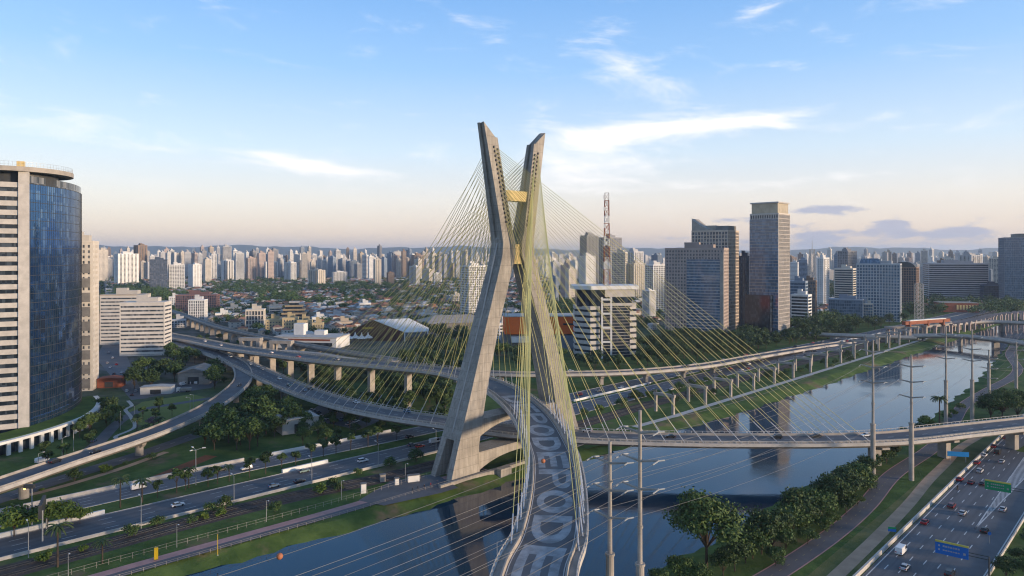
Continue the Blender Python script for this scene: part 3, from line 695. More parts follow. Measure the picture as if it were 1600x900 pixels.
mb.build('mullions', M['darksteel'], gt, kind='stuff')
# parapet of pale glass panels above the last storey
mb = MB()
for j in range(26):
    a = A0 + (A1 - A0) * j / 26; b = A0 + (A1 - A0) * (j + .93) / 26
    mb.add([arcp(a, TR_ - .3, ZT + .1), arcp(b, TR_ - .3, ZT + .1), arcp(b, TR_ - .3, ZT + 3.6), arcp(a, TR_ - .3, ZT + 3.6), arcp(a, TR_ - .5, ZT + .1), arcp(b, TR_ - .5, ZT + .1), arcp(b, TR_ - .5, ZT + 3.6), arcp(a, TR_ - .5, ZT + 3.6)], [(0, 1, 2, 3), (7, 6, 5, 4), (3, 2, 6, 7), (0, 3, 7, 4), (1, 5, 6, 2)])
mb.build('parapet_panels', M['window'], gt, kind='stuff')
pA = arcp(A0, TR_, 0); fd = Vector((-.873, -.488, 0)); fn = Vector((.488, -.873, 0))
mb = MB(); mb.prism([pA + fn * .9 + fd * -.6, pA + fn * .9 + fd * 3.6, pA + fd * 3.6 - fn * 2, pA - fn * 2 - fd * .6], GZ, ZT + 5.5); mb.build('stone_pier', M['concrete_light'], gt)
for i in range(NF):
    z0 = GZ + i * FL + .3
    q0, q1 = pA + fd * 3.65, pA + fd * 42
    mb = MB(); mb.prism([q0 + fn * .3, q1 + fn * .3, q1 - fn * 1.5, q0 - fn * 1.5], z0 + 1.9, z0 + FL - .05); mb.build('stone_band', M['concrete_light'], gt)
    mb = MB(); mb.prism([q0 - fn * .35, q1 - fn * .35, q1 - fn * 2, q0 - fn * 2], z0 - .05, z0 + 1.95); mb.build('window_band', M['glass_dark'], gt)
mb = MB(); mb.prism([pA - fn * 3] + [pA + fd * 42 - fn * 3, pA + fd * 42 - fn * 60] + [arcp(A1 - .02, TR_ - 3, 0)] + [arcp(A1 - (A1 - A0) * t / 8, TR_ - 2, 0) for t in range(1, 8)], GZ, ZT); mb.build('core', M['concrete_dark'], gt)
dc = Vector((-246, 338, 0))
def disc(r, z0, z1, n=48): return MB().prism([dc + Vector((r * math.cos(2 * math.pi * i / n), r * math.sin(2 * math.pi * i / n), 0)) for i in range(n)], z0, z1)
disc(18, ZT, ZT + 5.5).build('roof_drum', M['darksteel'], gt); disc(24.5, ZT + 5.4, ZT + 7.6).build('roof_disc', M['concrete'], gt)
mb = MB()
for i in range(96):
    a = 2 * math.pi * i / 96; p = dc + Vector((24 * math.cos(a), 24 * math.sin(a), ZT + 8.7)); mb.box(p, (.05, .09, 2.4), a)
for zz_ in (ZT + 8.4, ZT + 9.8):
    for i in range(96):
        a = 2 * math.pi * (i + .5) / 96; p = dc + Vector((24 * math.cos(a), 24 * math.sin(a), zz_)); mb.box(p, (.05, 1.58, .08), a)
mb.build('roof_railing', M['steel'], gt, kind='stuff')
MB().box((-233, 324, ZT + 9.0), (3.0, 2.2, 3.0), R(20)).build('roof_cabin', M['gold'], gt)
# curved podium terrace with white edge and columns
pod = thing('podium', 'curved white-edged podium terrace with columns at the foot of the round tower', 'podium', (-232, 320, GZ))
mb = MB(); ring = [arcp(R(-26) + R(62) * i / 24, TR_ + 14 - 6 * max(0, (i - 12) / 12), 0) for i in range(25)]; inner = [arcp(R(36) - R(62) * i / 24, TR_ - 1.2, 0) for i in range(25)]
mb.prism(ring + inner, GZ + 5.4, GZ + 6.6); mb.build('terrace_slab', M['white'], pod)
rin = [arcp(R(-26) + R(62) * i / 24, TR_ + 11.5 - 6 * max(0, (i - 12) / 12), 0) for i in range(25)]; mb = MB(); mb.prism(rin + inner, GZ + 6.55, GZ + 6.75); mb.build('planting', M['grass'], pod)
rin = [arcp(R(-26) + R(62) * i / 24, TR_ + 10 - 6 * max(0, (i - 12) / 12), 0) for i in range(25)]; mb = MB(); mb.prism(rin + inner, GZ, GZ + 5.45); mb.build('wall', M['glass_dark'], pod)
for i in range(22):
    a = R(-25) + R(60) * i / 21; p = arcp(a, TR_ + 13 - 6 * max(0, (i - 11) / 11), 0); MB().box((p.x, p.y, GZ + 2.7), (.9, 1.6, 5.5), a).build('column', M['white'], pod)

# --- named buildings of the middle distance
r_, w_, d_, h = hand(104, 151, 612, 379, 18, 'punched', 'cream', 'slim cream and grey apartment tower beside the round glass tower', 'apartment tower', .9, name='apartment_tower'); keep(r_.location, 26)
mb = MB()
for z in list(np.arange(5, h - 12, 9.3)): mb.box((w_ * .18, -d_ / 2 - .45, z), (w_ * .5, .5, 6.0))
mb.build('grey_panels', M['concrete_dark'], r_, local=True, kind='stuff')
r_, *_ = hand(194, 263, 556, 473, 10, 'strip', (.64, .60, .55), 'white banded slab office block, the right of a pair', 'office block', .55, fl=3.5); keep(r_.location, 42)
r_, *_ = hand(163, 230, 538, 461, 10, 'strip', (.60, .56, .51), 'white banded slab office block, the left of a pair', 'office block', .5, fl=3.5, roofcol=COLS['beige']); keep(r_.location, 45)
r_, *_ = hand(278, 340, 486, 461, 8, 'grid', (.40, .22, .18), 'long red and white striped block behind the thin white tower', 'block', .3, name='long_block'); keep(r_.location, 40)
r_, *_ = hand(297, 322, 503, 469, 8, 'vert', 'white', 'thin blank white tower block above the curved guideway', 'tower block', .7, name='tower_block'); keep(r_.location, 22)
r_, *_ = hand(384, 415, 514, 484, 14, 'grid', 'cream', 'square concrete-framed block behind the guideway', 'office block', .9, fl=5); keep(r_.location, 24)
bt = thing('stepped_building', 'stepped ochre-banded building like a ziggurat among trees', 'office block', P(459, 500)); keep(bt.location, 34); bt.rotation_euler = (0, 0, R(12))
for i, (ww, zz) in enumerate(((32, 0), (30, 5), (27, 10), (22, 15), (12, 20))):
    MB().box((0, 8, zz + 1.4), (ww, ww * .7, 2.8)).build('window_band', M['glass_dark'], bt, local=True); MB().box((0, 8, zz + 3.9), (ww + 1.2, ww * .7 + 1.2, 2.2)).build('storey_band', M.setdefault('ochre', mat('ochre_render', (.44, .33, .20), .8)) if i < 4 else M['concrete_light'], bt, local=True)
for i, (a, b, yb, yt) in enumerate(((416, 442, 517, 500), (442, 466, 518, 497), (465, 488, 519, 501), (488, 506, 520, 505))):
    r_, *_ = hand(a, b, yb, yt, 10, 'punched', (.56, .45, .27), 'low yellow building, %s from left of the row behind the store' % ordn(i), 'building', .7, name='low_building', group='row of low yellow buildings'); keep(r_.location, 14)
# store with white tower sign and tan side wall
sto = thing('store_building', 'long white and red store with a white sign tower', 'store', P(475, 545)); keep(sto.location, 45); sto.rotation_euler = (0, 0, R(-9))
MB().box((0, 18, 5), (62, 32, 10)).build('wall', M['white'], sto, local=True); MB().box((0, 18, 10.4), (63, 33, .9)).build('roof', M['concrete_light'], sto, local=True)
MB().box((4, 1.85, 8.2), (42, .5, 1.6)).build('red_fascia', M['rust'], sto, local=True); MB().box((12, 1.6, 4), (30, .6, 3.4)).build('shop_window', M['glass_dark'], sto, local=True)
MB().box((-14, 22, 13), (10, 9, 17)).build('sign_tower', M['white'], sto, local=True); MB().box((6, 24, 12), (10, 8, 6)).build('plant_room', M['white'], sto, local=True)
# big white tent: triangular brown printed gable and a white pitched roof
tent = thing('market_tent', 'large white tent hall with a dark brown printed gable', 'tent', P(600, 533)); keep(tent.location, 62)
tp = lambda px, py, Y: Vector(((px - 800) * Y / FPX, Y, CAMZ + (HORZ - py) * Y / FPX))
g0, g1, g2 = Vector((-49, 9, 0)), Vector((17, -2, 0)), Vector((-12, 6, 21))
rid = Vector((32, 30, 0)); 
mb = MB(); mb.add([g0, g0 + Vector((6, 0, 7)), g2, g1 + Vector((4, 0, 9)), g1], [(0, 1, 2, 3, 4)]); mb.build('gable', mat('brown_printed_canvas', (.045, .018, .014), .7, col2=(.09, .035, .02), scale=.2), tent, local=True)
mb = MB(); A = [g2 + Vector((0, -1, .3)), g1 + Vector((5, -1, 9.3)), g1 + Vector((27, 12, 9.0)), g1 + Vector((25, 34, 10)), g2 + rid + Vector((0, 0, -1)), g0 + Vector((6, 0, 7.3)), g0 + Vector((24, 34, 8))]
mb.add(A, [(0, 1, 2, 4), (2, 3, 4), (0, 4, 6, 5)]); mb.add([a - Vector((0, 0, .4)) for a in A], [(4, 2, 1, 0), (4, 3, 2), (5, 6, 4, 0)]); mb.build('roof', M['white'], tent, local=True)
for q in (g1 + Vector((4.6, -.8, 0)), g1 + Vector((26, 12, 0)), g1 + Vector((24, 33, 0))): MB().tube(q, q + Vector((0, 0, 9)), .5, .5, 8).build('pole', M['white'], tent, local=True)
mb = MB()
for i in range(7): mb.box((-22 + i * 2.0, 4.6, 12.6 + (i % 2) * .3), (1.3, .3, 2.0))
mb.build('yellow_lettering', mat('yellow_print', (.62, .45, .04), .6), tent, local=True, kind='stuff')
for i, (px, py) in enumerate(((444, 533), (460, 534), (476, 534), (492, 534), (508, 533))):
    c = P(px + 100, py + 1) if i < 2 else P(px + 65, py + 1); c = P(535 + i * 10, 534 + (i % 2))
    t_ = thing('canopy_tent', 'small pointed white canopy, %s from left beside the big tent' % ordn(i), 'canopy', c, 0, 'row of pointed canopies')
    mb = MB(); hs = 6.0
    for q in range(4):
        a, b = R(45 + 90 * q), R(135 + 90 * q); mb.add([(hs * math.cos(a), hs * math.sin(a), 4), (hs * math.cos(b), hs * math.sin(b), 4), (hs * .25 * math.cos(b), hs * .25 * math.sin(b), 6.6), (hs * .25 * math.cos(a), hs * .25 * math.sin(a), 6.6)], [(0, 1, 2, 3)]); mb.add([(hs * .25 * math.cos(b), hs * .25 * math.sin(b), 6.6), (hs * .25 * math.cos(a), hs * .25 * math.sin(a), 6.6), (0, 0, 10.5)], [(0, 1, 2)])
    mb.build('canopy', M['white'], t_, local=True)
    for q in range(4):
        a = R(45 + 90 * q); MB().tube((hs * .95 * math.cos(a), hs * .95 * math.sin(a), 0), (hs * .95 * math.cos(a), hs * .95 * math.sin(a), 4), .12, .12, 5).build('pole', M['steel'], t_, local=True)
r_, w_, d_, h = hand(719, 759, 494, 416, 38, 'grid', 'white', 'white gridded apartment tower half hidden by the near mast', 'apartment tower', .75, name='apartment_tower'); keep(r_.location, 30)
# grey low arena roof
ar = thing('arena', 'wide grey pitched arena roof left of the near mast', 'arena', P(715, 517)); keep(ar.location, 52); ar.rotation_euler = (0, 0, R(20))
MB().box((0, 20, 5), (74, 50, 10)).build('wall', M['concrete_dark'], ar, local=True)
mb = MB(); mb.add([(-39, -7, 9.8), (39, -7, 9.8), (39, 47, 9.8), (-39, 47, 9.8), (-22, 20, 17), (22, 20, 17)], [(0, 1, 5, 4), (1, 2, 5), (2, 3, 4, 5), (3, 0, 4), (0, 3, 2, 1)]); mb.build('roof', M['concrete'], ar, local=True)
# orange hall seen through the pylon
orr = thing('orange_hall', 'bright orange-red clad hall behind the pylon', 'hall', P(850, 548)); keep(orr.location, 48); orr.rotation_euler = (0, 0, R(4))
mor = mat('orange_cladding', (.85, .16, .02), .55, .3, .12, .1)
MB().box((0, 20, 7), (76, 30, 14)).build('wall', M['concrete_dark'], orr, local=True); MB().box((0, 17, 23), (72, 30, 16)).build('upper_box', mor, orr, local=True)
MB().box((26, 1.8, 24), (16, .6, 1.6), 0).build('dark_stripe', M['darksteel'], orr, local=True); MB().box((0, 17, 31.3), (73, 31, .8)).build('roof', M['concrete_light'], orr, local=True)
MB().box((-18, 6, 10.5), (24, 18, 5)).build('entrance_block', M['white'], orr, local=True); MB().box((24, 0, 7), (20, 8, 13)).build('blue_annex', mat('blue_grey_cladding', (.20, .27, .36), .6), orr, local=True)
# --- building with the tall red and white antenna
ab = thing('antenna_building', 'stone-banded office block with white roof plate carrying a tall lattice antenna', 'office building', P(946, 562), R(0)); keep(ab.location, 38)
ab.location = P(946, 558); S_ = .557
bl = lambda px: (px - 946) * S_
mbf = MB(); mbg = MB(); mbd = MB()
nf = 9; h0 = 44.0
lb = [(bl(899), 4), (bl(921), -8), (bl(936), -5), (bl(936), 18), (bl(899), 18)]
def prism_local(mb, poly, z0, z1): return mb.prism([(x, y, 0) for x, y in poly], z0, z1)
def shrink(poly, k):
    cx = sum(p[0] for p in poly) / len(poly); cy_ = sum(p[1] for p in poly) / len(poly); return [(cx + (x - cx) * k, cy_ + (y - cy_) * k) for x, y in poly]
prism_local(MB(), shrink(lb, .96), 0, h0).build('window_glass', M['glass_dark'], ab, local=True)
for i in range(nf): prism_local(MB(), lb, i * 4.9 + 2.0, i * 4.9 + 4.95).build('stone_band', M['concrete_light'], ab, local=True)
rb = [(bl(940), -3), (bl(985), 2), (bl(985), 30), (bl(940), 26)]
prism_local(MB(), rb, 0, 46).build('curtain_wall', M['glass_dark'], ab, local=True)
mb = MB()
for i in range(16): prism_local(mb, shrink(rb, 1.012), 2 + i * 2.7, 2.5 + i * 2.7)
mb.build('louvres', M['concrete'], ab, local=True, kind='stuff')
eb = [(bl(984), 1), (bl(995), 4), (bl(995), 26), (bl(984), 26)]
prism_local(MB(), shrink(eb, .95), 0, h0).build('window_glass', M['glass_dark'], ab, local=True)
for i in range(nf): prism_local(MB(), eb, i * 4.9 + 2.0, i * 4.9 + 4.95).build('stone_band', M['concrete_light'], ab, local=True)
tb = [(bl(900), 0), (bl(922), -7), (bl(990), 0), (bl(990), 28), (bl(900), 20)]
prism_local(MB(), shrink(tb, .94), 43.5, 58).build('upper_glass', M['glass_dark'], ab, local=True)
prism_local(MB(), [(bl(944), -6), (bl(992), .2), (bl(992), 27), (bl(944), 20)], 52, 58.4).build('upper_wall', M['concrete_light'], ab, local=True)
prism_local(MB(), [(bl(938), -4.6), (bl(994), 1.0), (bl(994), 26.4), (bl(938), 20)], 44.2, 46.6).build('upper_sill', M['concrete_light'], ab, local=True)
prism_local(MB(), [(bl(895), -2), (bl(922), -11), (bl(997), -2), (bl(997), 32), (bl(895), 24)], 58.4, 61.6).build('roof_plate', M['white'], ab, local=True)
mb = MB()
for px in (939, 953): mb.box((bl(px), -7.2, 26), (1.5, 1.2, 52))
for z in (14, 26, 38, 50): mb.box((bl(946), -7.2, z), (bl(953) - bl(939) - 1.5, 1.0, 1.6))
mb.build('white_frame', M['white'], ab, local=True)
ant = thing('lattice_antenna', 'tall red and white lattice antenna mast on the office roof', 'antenna', ab.location + Vector((bl(950), 8, 61.9)))
def lattice(parent, h, w0, w1, n, mats, r=.16, bra=True):
    for i in range(n):
        z0, z1 = h * i / n, h * (i + 1) / n; a0 = w0 + (w1 - w0) * i / n; a1 = w0 + (w1 - w0) * (i + 1) / n; mb = MB(); cs = ((-1, -1), (1, -1), (1, 1), (-1, 1))
        for q in range(4):
            (x0, y0), (x1, y1) = cs[q], cs[(q + 1) % 4]
            mb.tube((x0 * a0 / 2, y0 * a0 / 2, z0), (x0 * a1 / 2, y0 * a1 / 2, z1), r, r, 4)
            mb.tube((x0 * a0 / 2, y0 * a0 / 2, z0), (x1 * a1 / 2, y1 * a1 / 2, z1), r * .6, r * .6, 4); mb.tube((x1 * a0 / 2, y1 * a0 / 2, z0), (x0 * a1 / 2, y0 * a1 / 2, z1), r * .6, r * .6, 4)
            mb.tube((x0 * a1 / 2, y0 * a1 / 2, z1), (x1 * a1 / 2, y1 * a1 / 2, z1), r * .6, r * .6, 4)
        mb.build('lattice_section', mats[i % len(mats)], parent, local=True)
lattice(ant, 80, 5.2, 3.4, 12, [M['rust'], M['rust'], M['white']], .3)
mb = MB()
for i in range(9): mb.box((rnd.uniform(-1, 1) * 2.4, -2.2, 36 + i * 5), (1.6, 1.2, 3.2))
mb.build('antenna_panels', M['white'], ant, local=True, kind='stuff')
MB().box((0, 0, 12), (4, 4, 24)).build('white_base', M['white'], ant, local=True)
# --- hotel, curved-top tower, tall tower with sunlight painted gold into its crown
r_, w_, d_, h = hand(1039, 1138, 528, 389, -28, 'punched', (.42, .345, .31), 'broad brown hotel slab with a blue glass front', 'hotel', .42, fl=3.6, name='hotel'); keep(r_.location, 55)
MB().box((w_ * .16, -d_ / 2 - .55, h * .44), (w_ * .56, 1.4, h * .88)).build('blue_glass_front', M['glass_blue'], r_, local=True)
mb = MB()
for i in range(26): mb.box((w_ * .16, -d_ / 2 - 1.28, 4 + i * h * .85 / 26), (w_ * .565, .2, .9))
mb.build('floor_lines', M['steel'], r_, local=True, kind='stuff')
MB().box((w_ * .475, -d_ / 2 - .7, h * .48), (w_ * .06, 1.8, h * .96)).build('corner_pier', M['concrete'], r_, local=True)
r_, w_, d_, h = hand(1080, 1155, 520, 362, -38, 'grid', (.60, .50, .41), 'tan banded tower with a sweeping curved roofline behind the hotel', 'office tower', .8, fl=4, name='office_tower', glass='window'); keep(r_.location, 36)
mb = MB(); n = 14; prof = [(-w_ / 2, h + .5)] + [(-w_ / 2 + w_ * .62 * i / n, h + 2 + 13.0 * (1 - i / n) ** 1.9) for i in range(n + 1)] + [(w_ * .12, h + .5)]
k_ = len(prof); mb.add([(x, -d_ / 2 - .3, z) for x, z in prof] + [(x, d_ * .1, z) for x, z in prof], [tuple(range(k_)), tuple(range(k_, 2 * k_))[::-1]] + [(i, k_ + i, k_ + (i + 1) % k_, (i + 1) % k_) for i in range(k_)]); mb.build('curved_crown', M['concrete'], r_, local=True)
MB().box((w_ * .3, 0, h + 3.6), (w_ * .36, d_ * .7, 5)).build('plant_room', M['concrete_dark'], r_, local=True)
r_, w_, d_, h = hand(1172, 1234, 526, 336, -44, 'vert', (.62, .56, .50), 'tall bronze and grey glass tower with pale vertical fins', 'office tower', .95, fl=4.2, name='office_tower', glass='glass_dark'); keep(r_.location, 40)
MB().box((0, 0, h + 6), (w_ * .94, d_ * .94, 12)).build('crown_glass', mat('sun_gold_glass', (.46, .38, .26), .22, .6, .3, .2), r_, local=True); MB().box((0, 0, h + 12.6), (w_ * 1.02, d_ * 1.02, 1.4)).build('crown_cap', M['concrete_light'], r_, local=True)  # low sun on the crown glass is put into its base colour as gold
MB().box((0, -d_ / 2 - .8, h * .48), (w_ + .6, 1.8, h * .96)).build('west_glass', M['glass_blue'], r_, local=True)
MB().box((-w_ * .12, -d_ / 2 - 4.5, h * .17), (w_ * .9, 9, h * .34)).build('podium_wing', M['glass_dark'], r_, local=True)
mb = MB()
for i in range(36): mb.box((0, -d_ / 2 - 1.78, 3 + i * (h * .94) / 36), (w_ + .7, .2, .5))
mb.build('floor_lines', M['concrete'], r_, local=True, kind='stuff')
for a in ((1150, 1176, 516, 401, -35, 'vert', 'dark blue', 'narrow dark blue glass block left of the tall bronze tower', .9, 'glass_blue'),
          (1232, 1262, 505, 440, -35, 'band', 'blue grey', 'blue and white banded office right of the tall bronze tower', .7, 'glass_blue'),
          (1236, 1268, 512, 461, -38, 'band', 'white', 'low white louvred office in front of the blue banded one', .8, 'glass_dark'),
          (1252, 1277, 501, 439, -30, 'grid', 'brown', 'brown office slab behind the white louvred office', .8, None),
          (1294, 1350, 503, 468, -30, 'glass', 'blue grey', 'low blue glass office with a plain concrete end', .6, 'glass_blue'),
          (1322, 1340, 497, 470, -30, 'punched', 'pale grey', 'plain grey concrete block by the low blue glass office', .8, None),
          (1345, 1365, 502, 475, -30, 'glass', 'cream', 'small cream-edged glass block at the foot of the blue gridded tower', .8, 'glass_blue'),
          (1304, 1338, 478, 420, -40, 'band', 'cream', 'cream banded mid-rise office with a green glass side', .8, 'glass_dark'),
          (1338, 1409, 503, 413, -33, 'grid', (.50, .52, .54), 'broad blue gridded office tower near the river', .62, 'glass_blue'),
          (1392, 1437, 484, 418, -38, 'grid', (.28, .19, .15), 'dark red-brown office tower with a rounded dark roof', .9, 'glass_dark'),
          (1446, 1537, 472, 412, -20, 'band', (.46, .45, .47), 'wide grey banded office with flared upper floors', .55, 'glass_dark'),
          (1532, 1572, 474, 446, -20, 'glass', 'dark blue', 'low dark glass block between the flared office and the edge tower', .8, 'glass_dark'),
          (1564, 1640, 478, 372, -25, 'glass', (.28, .30, .34), 'huge dark glass tower at the right edge', .7, 'glass_blue')):
    r_, w_, d_, h = hand(a[0], a[1], a[2], a[3], a[4], a[5], a[6], a[7], 'office building', a[8], a[9], fl=4.0); keep(r_.location, max(w_, d_) * .75)
    if 'rounded' in a[7]:
        mb = MB(); n = 12; R_ = w_ * .46
        for i in range(n):
            t0, t1 = math.pi * i / n, math.pi * (i + 1) / n
            mb.add([(R_ * math.cos(t0), -d_ * .45, h + R_ * .6 * math.sin(t0)), (R_ * math.cos(t1), -d_ * .45, h + R_ * .6 * math.sin(t1)), (R_ * math.cos(t1), d_ * .45, h + R_ * .6 * math.sin(t1)), (R_ * math.cos(t0), d_ * .45, h + R_ * .6 * math.sin(t0)), (0, -d_ * .45, h), (0, d_ * .45, h)], [(0, 1, 2, 3), (0, 4, 1), (3, 2, 5)])
        mb.build('vault_roof', M['darksteel'], r_, local=True)
    if 'gridded' in a[7]: MB().box((-w_ * .2, 0, h + 4.5), (w_ * .5, d_ * .7, 7), 0, 0, .8).build('roof_house', M['glass_blue'], r_, local=True)
    if 'huge' in a[7]: MB().box((w_ * .1, 0, h + 4), (w_ * .7, d_ * .8, 7)).build('roof_house', M['concrete_dark'], r_, local=True)
for j, (a, b, yb, yt, st, cn) in enumerate(((268, 292, 512, 500, 'grid', 'pale grey'), (336, 362, 500, 490, 'band', 'white'), (352, 378, 492, 481, 'grid', 'cream'), (420, 440, 492, 480, 'band', 'cream'), (512, 540, 500, 492, 'grid', 'pale grey'), (522, 552, 512, 503, 'band', 'beige'), (486, 512, 506, 496, 'strip', 'white'), (655, 684, 500, 491, 'band', 'pale grey'), (760, 790, 505, 484, 'grid', 'cream'), (776, 800, 530, 505, 'band', 'white'), (150, 166, 520, 500, 'grid', 'brown'), (264, 282, 478, 464, 'punched', 'white'), (560, 580, 484, 474, 'band', 'white'), (705, 722, 478, 462, 'grid', 'cream'))):
    r_, w_, d_, h = hand(a, b, yb, yt, 20, st, cn, '%s low-rise block among the houses, %s from left of these' % (cn, ordn(sorted((268, 336, 352, 420, 512, 522, 486, 655, 760, 776, 150, 264, 560, 705)).index(a))), 'block', .7, name='low_rise_block', group='low-rise blocks among the houses'); keep(r_.location, max(w_, d_) * .6)
bk_ = thing('brick_hall', 'low orange brick hall with pale arches below the flared office', 'hall', P(1500, 488)); keep(bk_.location, 40); bk_.rotation_euler = (0, 0, R(-12))
MB().box((0, 15, 7), (52, 28, 14)).build('wall', M['brick'], bk_, local=True); MB().box((0, 15, 14.4), (53, 29, .8)).build('roof', M['concrete'], bk_, local=True)
for i in range(7): MB().box((-3 + i * 4.2, .7, 7.5), (2.6, .5, 7)).build('arched_window', M['gold'], bk_, local=True)

# --- skyline towers
PROTO = {}
PSPEC = [(18, 15, 78, 'grid'), (22, 17, 92, 'punched'), (26, 16, 70, 'balcony'), (17, 17, 105, 'balcony'), (30, 15, 62, 'grid'), (20, 18, 88, 'band'), (19, 15, 82, 'fine'), (24, 20, 98, 'grid'), (16, 14, 66, 'punched'), (28, 18, 84, 'balcony'), (22, 22, 110, 'vert'), (21, 16, 74, 'fine')]
for i, (a, b, c, s) in enumerate(PSPEC): PROTO[i] = tower_meshes(a, b, c, s)
SKY = []     # (px, Y, top row, width px, colour, proto)
def sk(px0, px1, yt, yb, col, proto, rz=None): SKY.append(((px0 + px1) / 2, FPX * (CAMZ - GZ) / (yb - HORZ), yt, px1 - px0, col, proto, rz))
for a in ((152, 168, 389, 441, 'cream', 1), (181, 214, 395, 446, 'white', 9), (210, 229, 382, 437, 'brown', 3), (231, 264, 404, 456, 'dark blue', 6), (264, 288, 412, 455, 'white', 4), (294, 315, 412, 452, 'white', 1), (318, 330, 404, 444, 'cream', 8), (346, 362, 384, 438, 'pale grey', 7), (346, 365, 406, 440, 'white', 2), (367, 382, 394, 441, 'white', 5), (384, 400, 402, 440, 'pinkish', 0),
          (402, 415, 394, 436, 'pinkish', 8), (420, 434, 389, 433, 'grey', 10), (413, 434, 408, 437, 'white', 9), (445, 462, 409, 441, 'white', 0), (462, 479, 408, 437, 'cream', 1), (482, 508, 421, 448, 'cream', 9), (519, 542, 424, 445, 'white', 4), (543, 561, 407, 435, 'blue grey', 5), (572, 582, 405, 434, 'white', 8), (584, 596, 404, 448, 'cream', 3), (590, 596, 383, 430, 'grey', 10), (604, 616, 425, 448, 'brown', 11), (612, 624, 398, 434, 'pinkish', 7), (643, 662, 397, 436, 'brown', 2), (671, 685, 396, 434, 'cream', 6), (690, 703, 396, 437, 'pale grey', 10), (640, 655, 415, 447, 'white', 0), (676, 690, 426, 445, 'white', 9), (660, 676, 420, 443, 'cream', 11),
          (860, 872, 432, 478, 'blue grey', 6), (876, 892, 412, 470, 'pinkish', 1), (884, 900, 418, 475, 'cream', 8), (907, 934, 366, 470, 'grey', 10), (936, 971, 369, 463, 'grey', 7), (905, 930, 398, 478, 'white', 1), (956, 981, 392, 470, 'cream', 6), (975, 1006, 391, 456, 'pale grey', 2), (982, 1008, 410, 470, 'cream', 9), (1009, 1039, 411, 490, 'white', 0), (1004, 1024, 452, 500, 'white', 5), (1018, 1034, 397, 446, 'blue grey', 10),
          (1234, 1248, 408, 470, 'white', 1), (1247, 1262, 404, 460, 'blue grey', 5), (1276, 1296, 400, 480, 'white', 2), (1310, 1337, 390, 470, 'grey', 7), (1303, 1312, 396, 460, 'blue grey', 8), (1492, 1540, 397, 448, 'pale grey', 9), (1470, 1490, 402, 447, 'cream', 8), (1545, 1565, 402, 450, 'cream', 0), (1536, 1550, 420, 455, 'blue grey', 6)):
    sk(*a)
r2 = random.Random(11)
def fill(x0, x1, n, Y0, Y1, t0, t1):
    for i in range(n):
        px = x0 + (x1 - x0) * (i + r2.uniform(.1, .9)) / n; Y = r2.uniform(Y0, Y1)
        col = r2.choice(['cream', 'white', 'white', 'pale grey', 'pinkish', 'beige', 'cream', 'white', 'blue grey', 'brown', 'grey'])
        SKY.append((px, Y, r2.uniform(t0, t1), r2.uniform(17, 28) * FPX / Y, col, r2.randrange(12), None))
fill(140, 760, 84, 2300, 3000, 388, 414); fill(140, 760, 70, 3000, 3900, 384, 402)
fill(850, 1040, 20, 1500, 2600, 396, 425); fill(850, 1040, 14, 2600, 3800, 389, 406)
fill(1232, 1600, 32, 1700, 2700, 398, 424); fill(1232, 1600, 30, 2700, 3900, 388, 404)
SECT = [(0, 182, 'just right of the round glass tower'), (182, 265, 'above the white slab office pair'), (265, 345, 'above the long red striped block'), (345, 440, 'above the square concrete-framed block'), (440, 530, 'above the ochre stepped building'), (530, 610, 'above the pointed canopies'), (610, 680, 'above the white tent roof'), (680, 800, 'behind the near mast'), (800, 905, 'above the orange hall'), (905, 1000, 'behind the lattice antenna'), (1000, 1170, 'just left of the brown hotel'), (1170, 1300, 'right of the tall bronze tower'), (1300, 1450, 'behind the blue gridded office'), (1450, 1700, 'behind the wide flared office')]
SKY.sort(key=lambda a: a[0]); cnt = {}
for (px, Y, yt, wpx, col, pi, rz) in SKY:
    sec = next(s for a, b, s in SECT if a <= px < b); key = (sec, col); i = cnt.get(key, 0); cnt[key] = i + 1
    pw, pd, ph, ps = PSPEC[pi]; rz = R(r2.uniform(22, 50) * r2.choice((-1, 1))) if rz is None else rz
    h = CAMZ + (HORZ - yt) * Y / FPX - GZ; wr = wpx * Y / FPX; sx = wr / (pw * math.cos(rz) + pd * abs(math.sin(rz)))
    sx = min(max(sx, .6), 1.9)
    kf = r2.uniform(.85, 1.08)
    put_tower(PROTO[pi], ((px - 800) * Y / FPX, Y, GZ - .3), rz, '%s skyline high-rise %s, %s such from left' % (col, sec, ordn(i)), 'high-rise', tuple(c * kf for c in COLS[col]), 'high-rises along the skyline', (sx, sx, h / (ph + 3)), 'apartment_tower')
    keep(Vector(((px - 800) * Y / FPX, Y)), 18)
# farther city: too small to tell storeys apart
def far_mat():
    m = bpy.data.materials.new('distant_facade'); m.use_nodes = True; nt = m.node_tree; n = NT(nt); b = nt.nodes['Principled BSDF']
    pos = n.new('ShaderNodeNewGeometry').outputs['Position']; x, y, z = n.xyz(pos)
    row = n.m('LESS_THAN', n.m('FRACT', n.m('DIVIDE', z, 3.3)), .42); colm = n.m('LESS_THAN', n.m('FRACT', n.m('DIVIDE', n.m('ADD', x, y), 3.7)), .6)
    f = n.m('MULTIPLY', row, colm); v = n.new('ShaderNodeTexVoronoi'); v.inputs['Scale'].default_value = .025; nt.links.new(n.vec(x, y, 0.0), v.inputs[0])
    base = n.mix(n.xyz(v.outputs['Color'])[0], (.40, .35, .30), (.68, .66, .63)); c = n.mix(n.m('MULTIPLY', f, .7), base, (.12, .13, .15)); nt.links.new(c, b.inputs['Base Color']); b.inputs['Roughness'].default_value = .8; return m
M['far'] = far_mat(); mb = MB()
